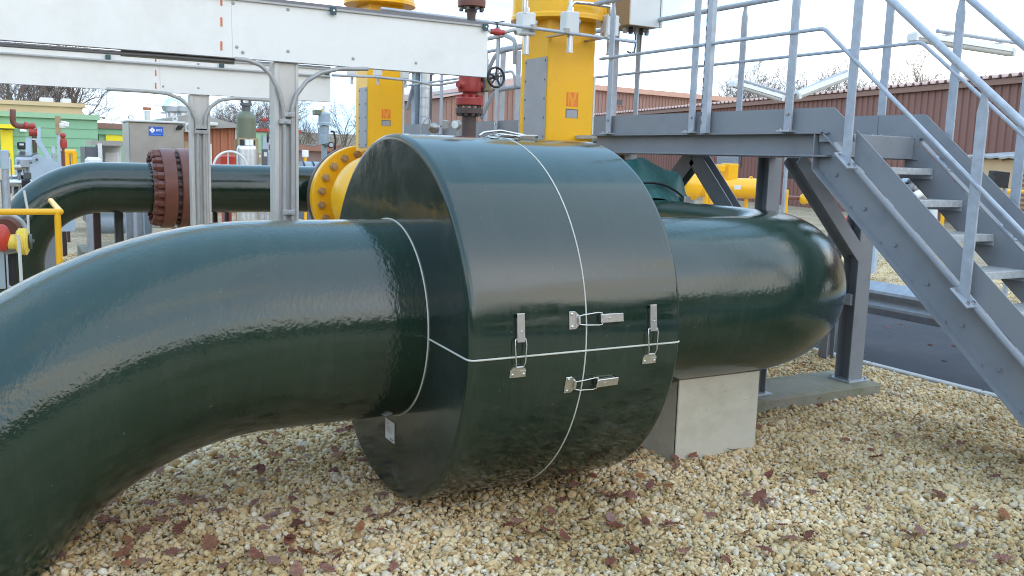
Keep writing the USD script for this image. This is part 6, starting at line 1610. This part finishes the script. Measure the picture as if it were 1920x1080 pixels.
# ================================================================== dead leaves
def leaf_shape(seed):
    g = np.random.default_rng(seed)
    t = np.linspace(0, 1, 25)
    lob = g.integers(3, 5)
    w_ = .27 * np.sin(t * PI) ** .75 * (1 + (.06 + .16 * g.random()) * np.sin(t * lob * 2 * PI + g.random() * 6)) + .006
    L = 1.0
    mid = np.stack([t - .5, .04 * np.sin(t * 3 + g.random() * 6), .06 * np.sin(t * PI) * g.normal()], 1)
    curl = .05 + .14 * g.random()
    up = g.choice([-1, 1])
    l_ = mid + np.stack([0 * t, w_, up * curl * w_ * 2 + .03 * g.normal(size=len(t))], 1)
    r_ = mid - np.stack([0 * t, w_ * (.85 + .2 * g.random()), -up * curl * w_ * 2 * g.random() + .03 * g.normal(size=len(t))], 1)
    v = np.vstack([mid, l_, r_])
    m = len(t)
    f = [[i, i + 1, m + i + 1, m + i] for i in range(m - 1)] + [[i + 1, i, 2 * m + i, 2 * m + i + 1] for i in range(m - 1)]
    v[:, 2] -= v[:, 2].min()
    return v, np.array(f), mid
LG = 'dead brown oak leaves scattered on the gravel'
LR = 'dead brown leaves scattered on the asphalt'
lprot = []
g3 = np.random.default_rng(11)
spots = []
for (px, py) in [(545, 880), (620, 868), (490, 832), (470, 935), (345, 915), (300, 990), (220, 945), (270, 1010), (135, 1028), (235, 1055), (150, 985), (375, 950), (700, 915), (635, 865), (640, 812), (205, 965), (395, 1040), (560, 1000), (240, 1030), (1265, 877), (1300, 868), (1375, 858), (1110, 905), (1130, 940), (1150, 945), (1220, 925), (1250, 930), (1075, 925), (1150, 1000), (1260, 1000), (1180, 1045), (1530, 760), (1545, 805), (1850, 800), (1585, 838), (1640, 870), (1740, 830), (1770, 850), (1800, 845), (1480, 905), (1540, 905), (1520, 935), (1760, 940), (1880, 980), (1830, 975), (1620, 1020), (1480, 1030), (1330, 980), (1440, 960), (1400, 945), (1800, 1040)]:
    spots.append((on_z(px, py, 0), True))
while len(spots) < 245:
    p = on_z(g3.choice([g3.uniform(90, 760), g3.uniform(300, 1300), g3.uniform(900, 1920)], p=[.5, .25, .25]), 720 + 370 * g3.random() ** .8, 0)
    if p[0] > KX0 - .05 or (3.1 < p[0] < 3.8 and 3.7 < p[1] < 4.2) or (3.8 < p[0] < 5.6 and 4.2 < p[1] < 4.8):
        continue
    spots.append((p, True))
for k in range(22):
    spots.append((V(g3.uniform(KX1 + .05, ROADX - .1), g3.uniform(3.2, 6.8), .008), False))
for k in range(14):
    spots.append((V(g3.uniform(4.0, 6.1), g3.uniform(4.85, 7.5), 0), True))
LAB = ('dead brown oak leaf curled among the gravel stones', 'dead brown leaf lying on the dark asphalt')
for i, (p, grav) in enumerate(spots):
    s = (g3.uniform(.07, .115) if i < 55 else g3.uniform(.045, .095)) if grav else g3.uniform(.05, .08)
    z = .034 + .010 * g3.random() if grav else .008
    rot = (float(g3.normal() * (14 if grav else 5)), float(g3.normal() * (14 if grav else 5)), float(g3.uniform(0, 360)))
    if i < 5:
        v, f, mid = leaf_shape(50 + i)
        t = thing('dead_leaf', LAB[0], 'leaf', (p[0], p[1], z), LG)
        obj(t, 'blade', (v * s + V(p[0], p[1], z), f), 'leaf', smooth=True)
        obj(t, 'stalk', (MB().tube([mid[0] * s, (mid[0] - V(.12, .02, 0)) * s, (mid[0] - V(.25, -.02, -.03)) * s], .0008, 4).arrays()[0] + V(p[0], p[1], z), MB().tube([mid[0] * s, (mid[0] - V(.12, .02, 0)) * s, (mid[0] - V(.25, -.02, -.03)) * s], .0008, 4).arrays()[1]), 'leaf', smooth=False)
        lprot.append((t, s))
    else:
        t, s0 = lprot[int(g3.integers(5))]
        dup(t, (p[0], p[1], z), rot, s / s0, LAB[0] if grav else LAB[1], LG if grav else LR)
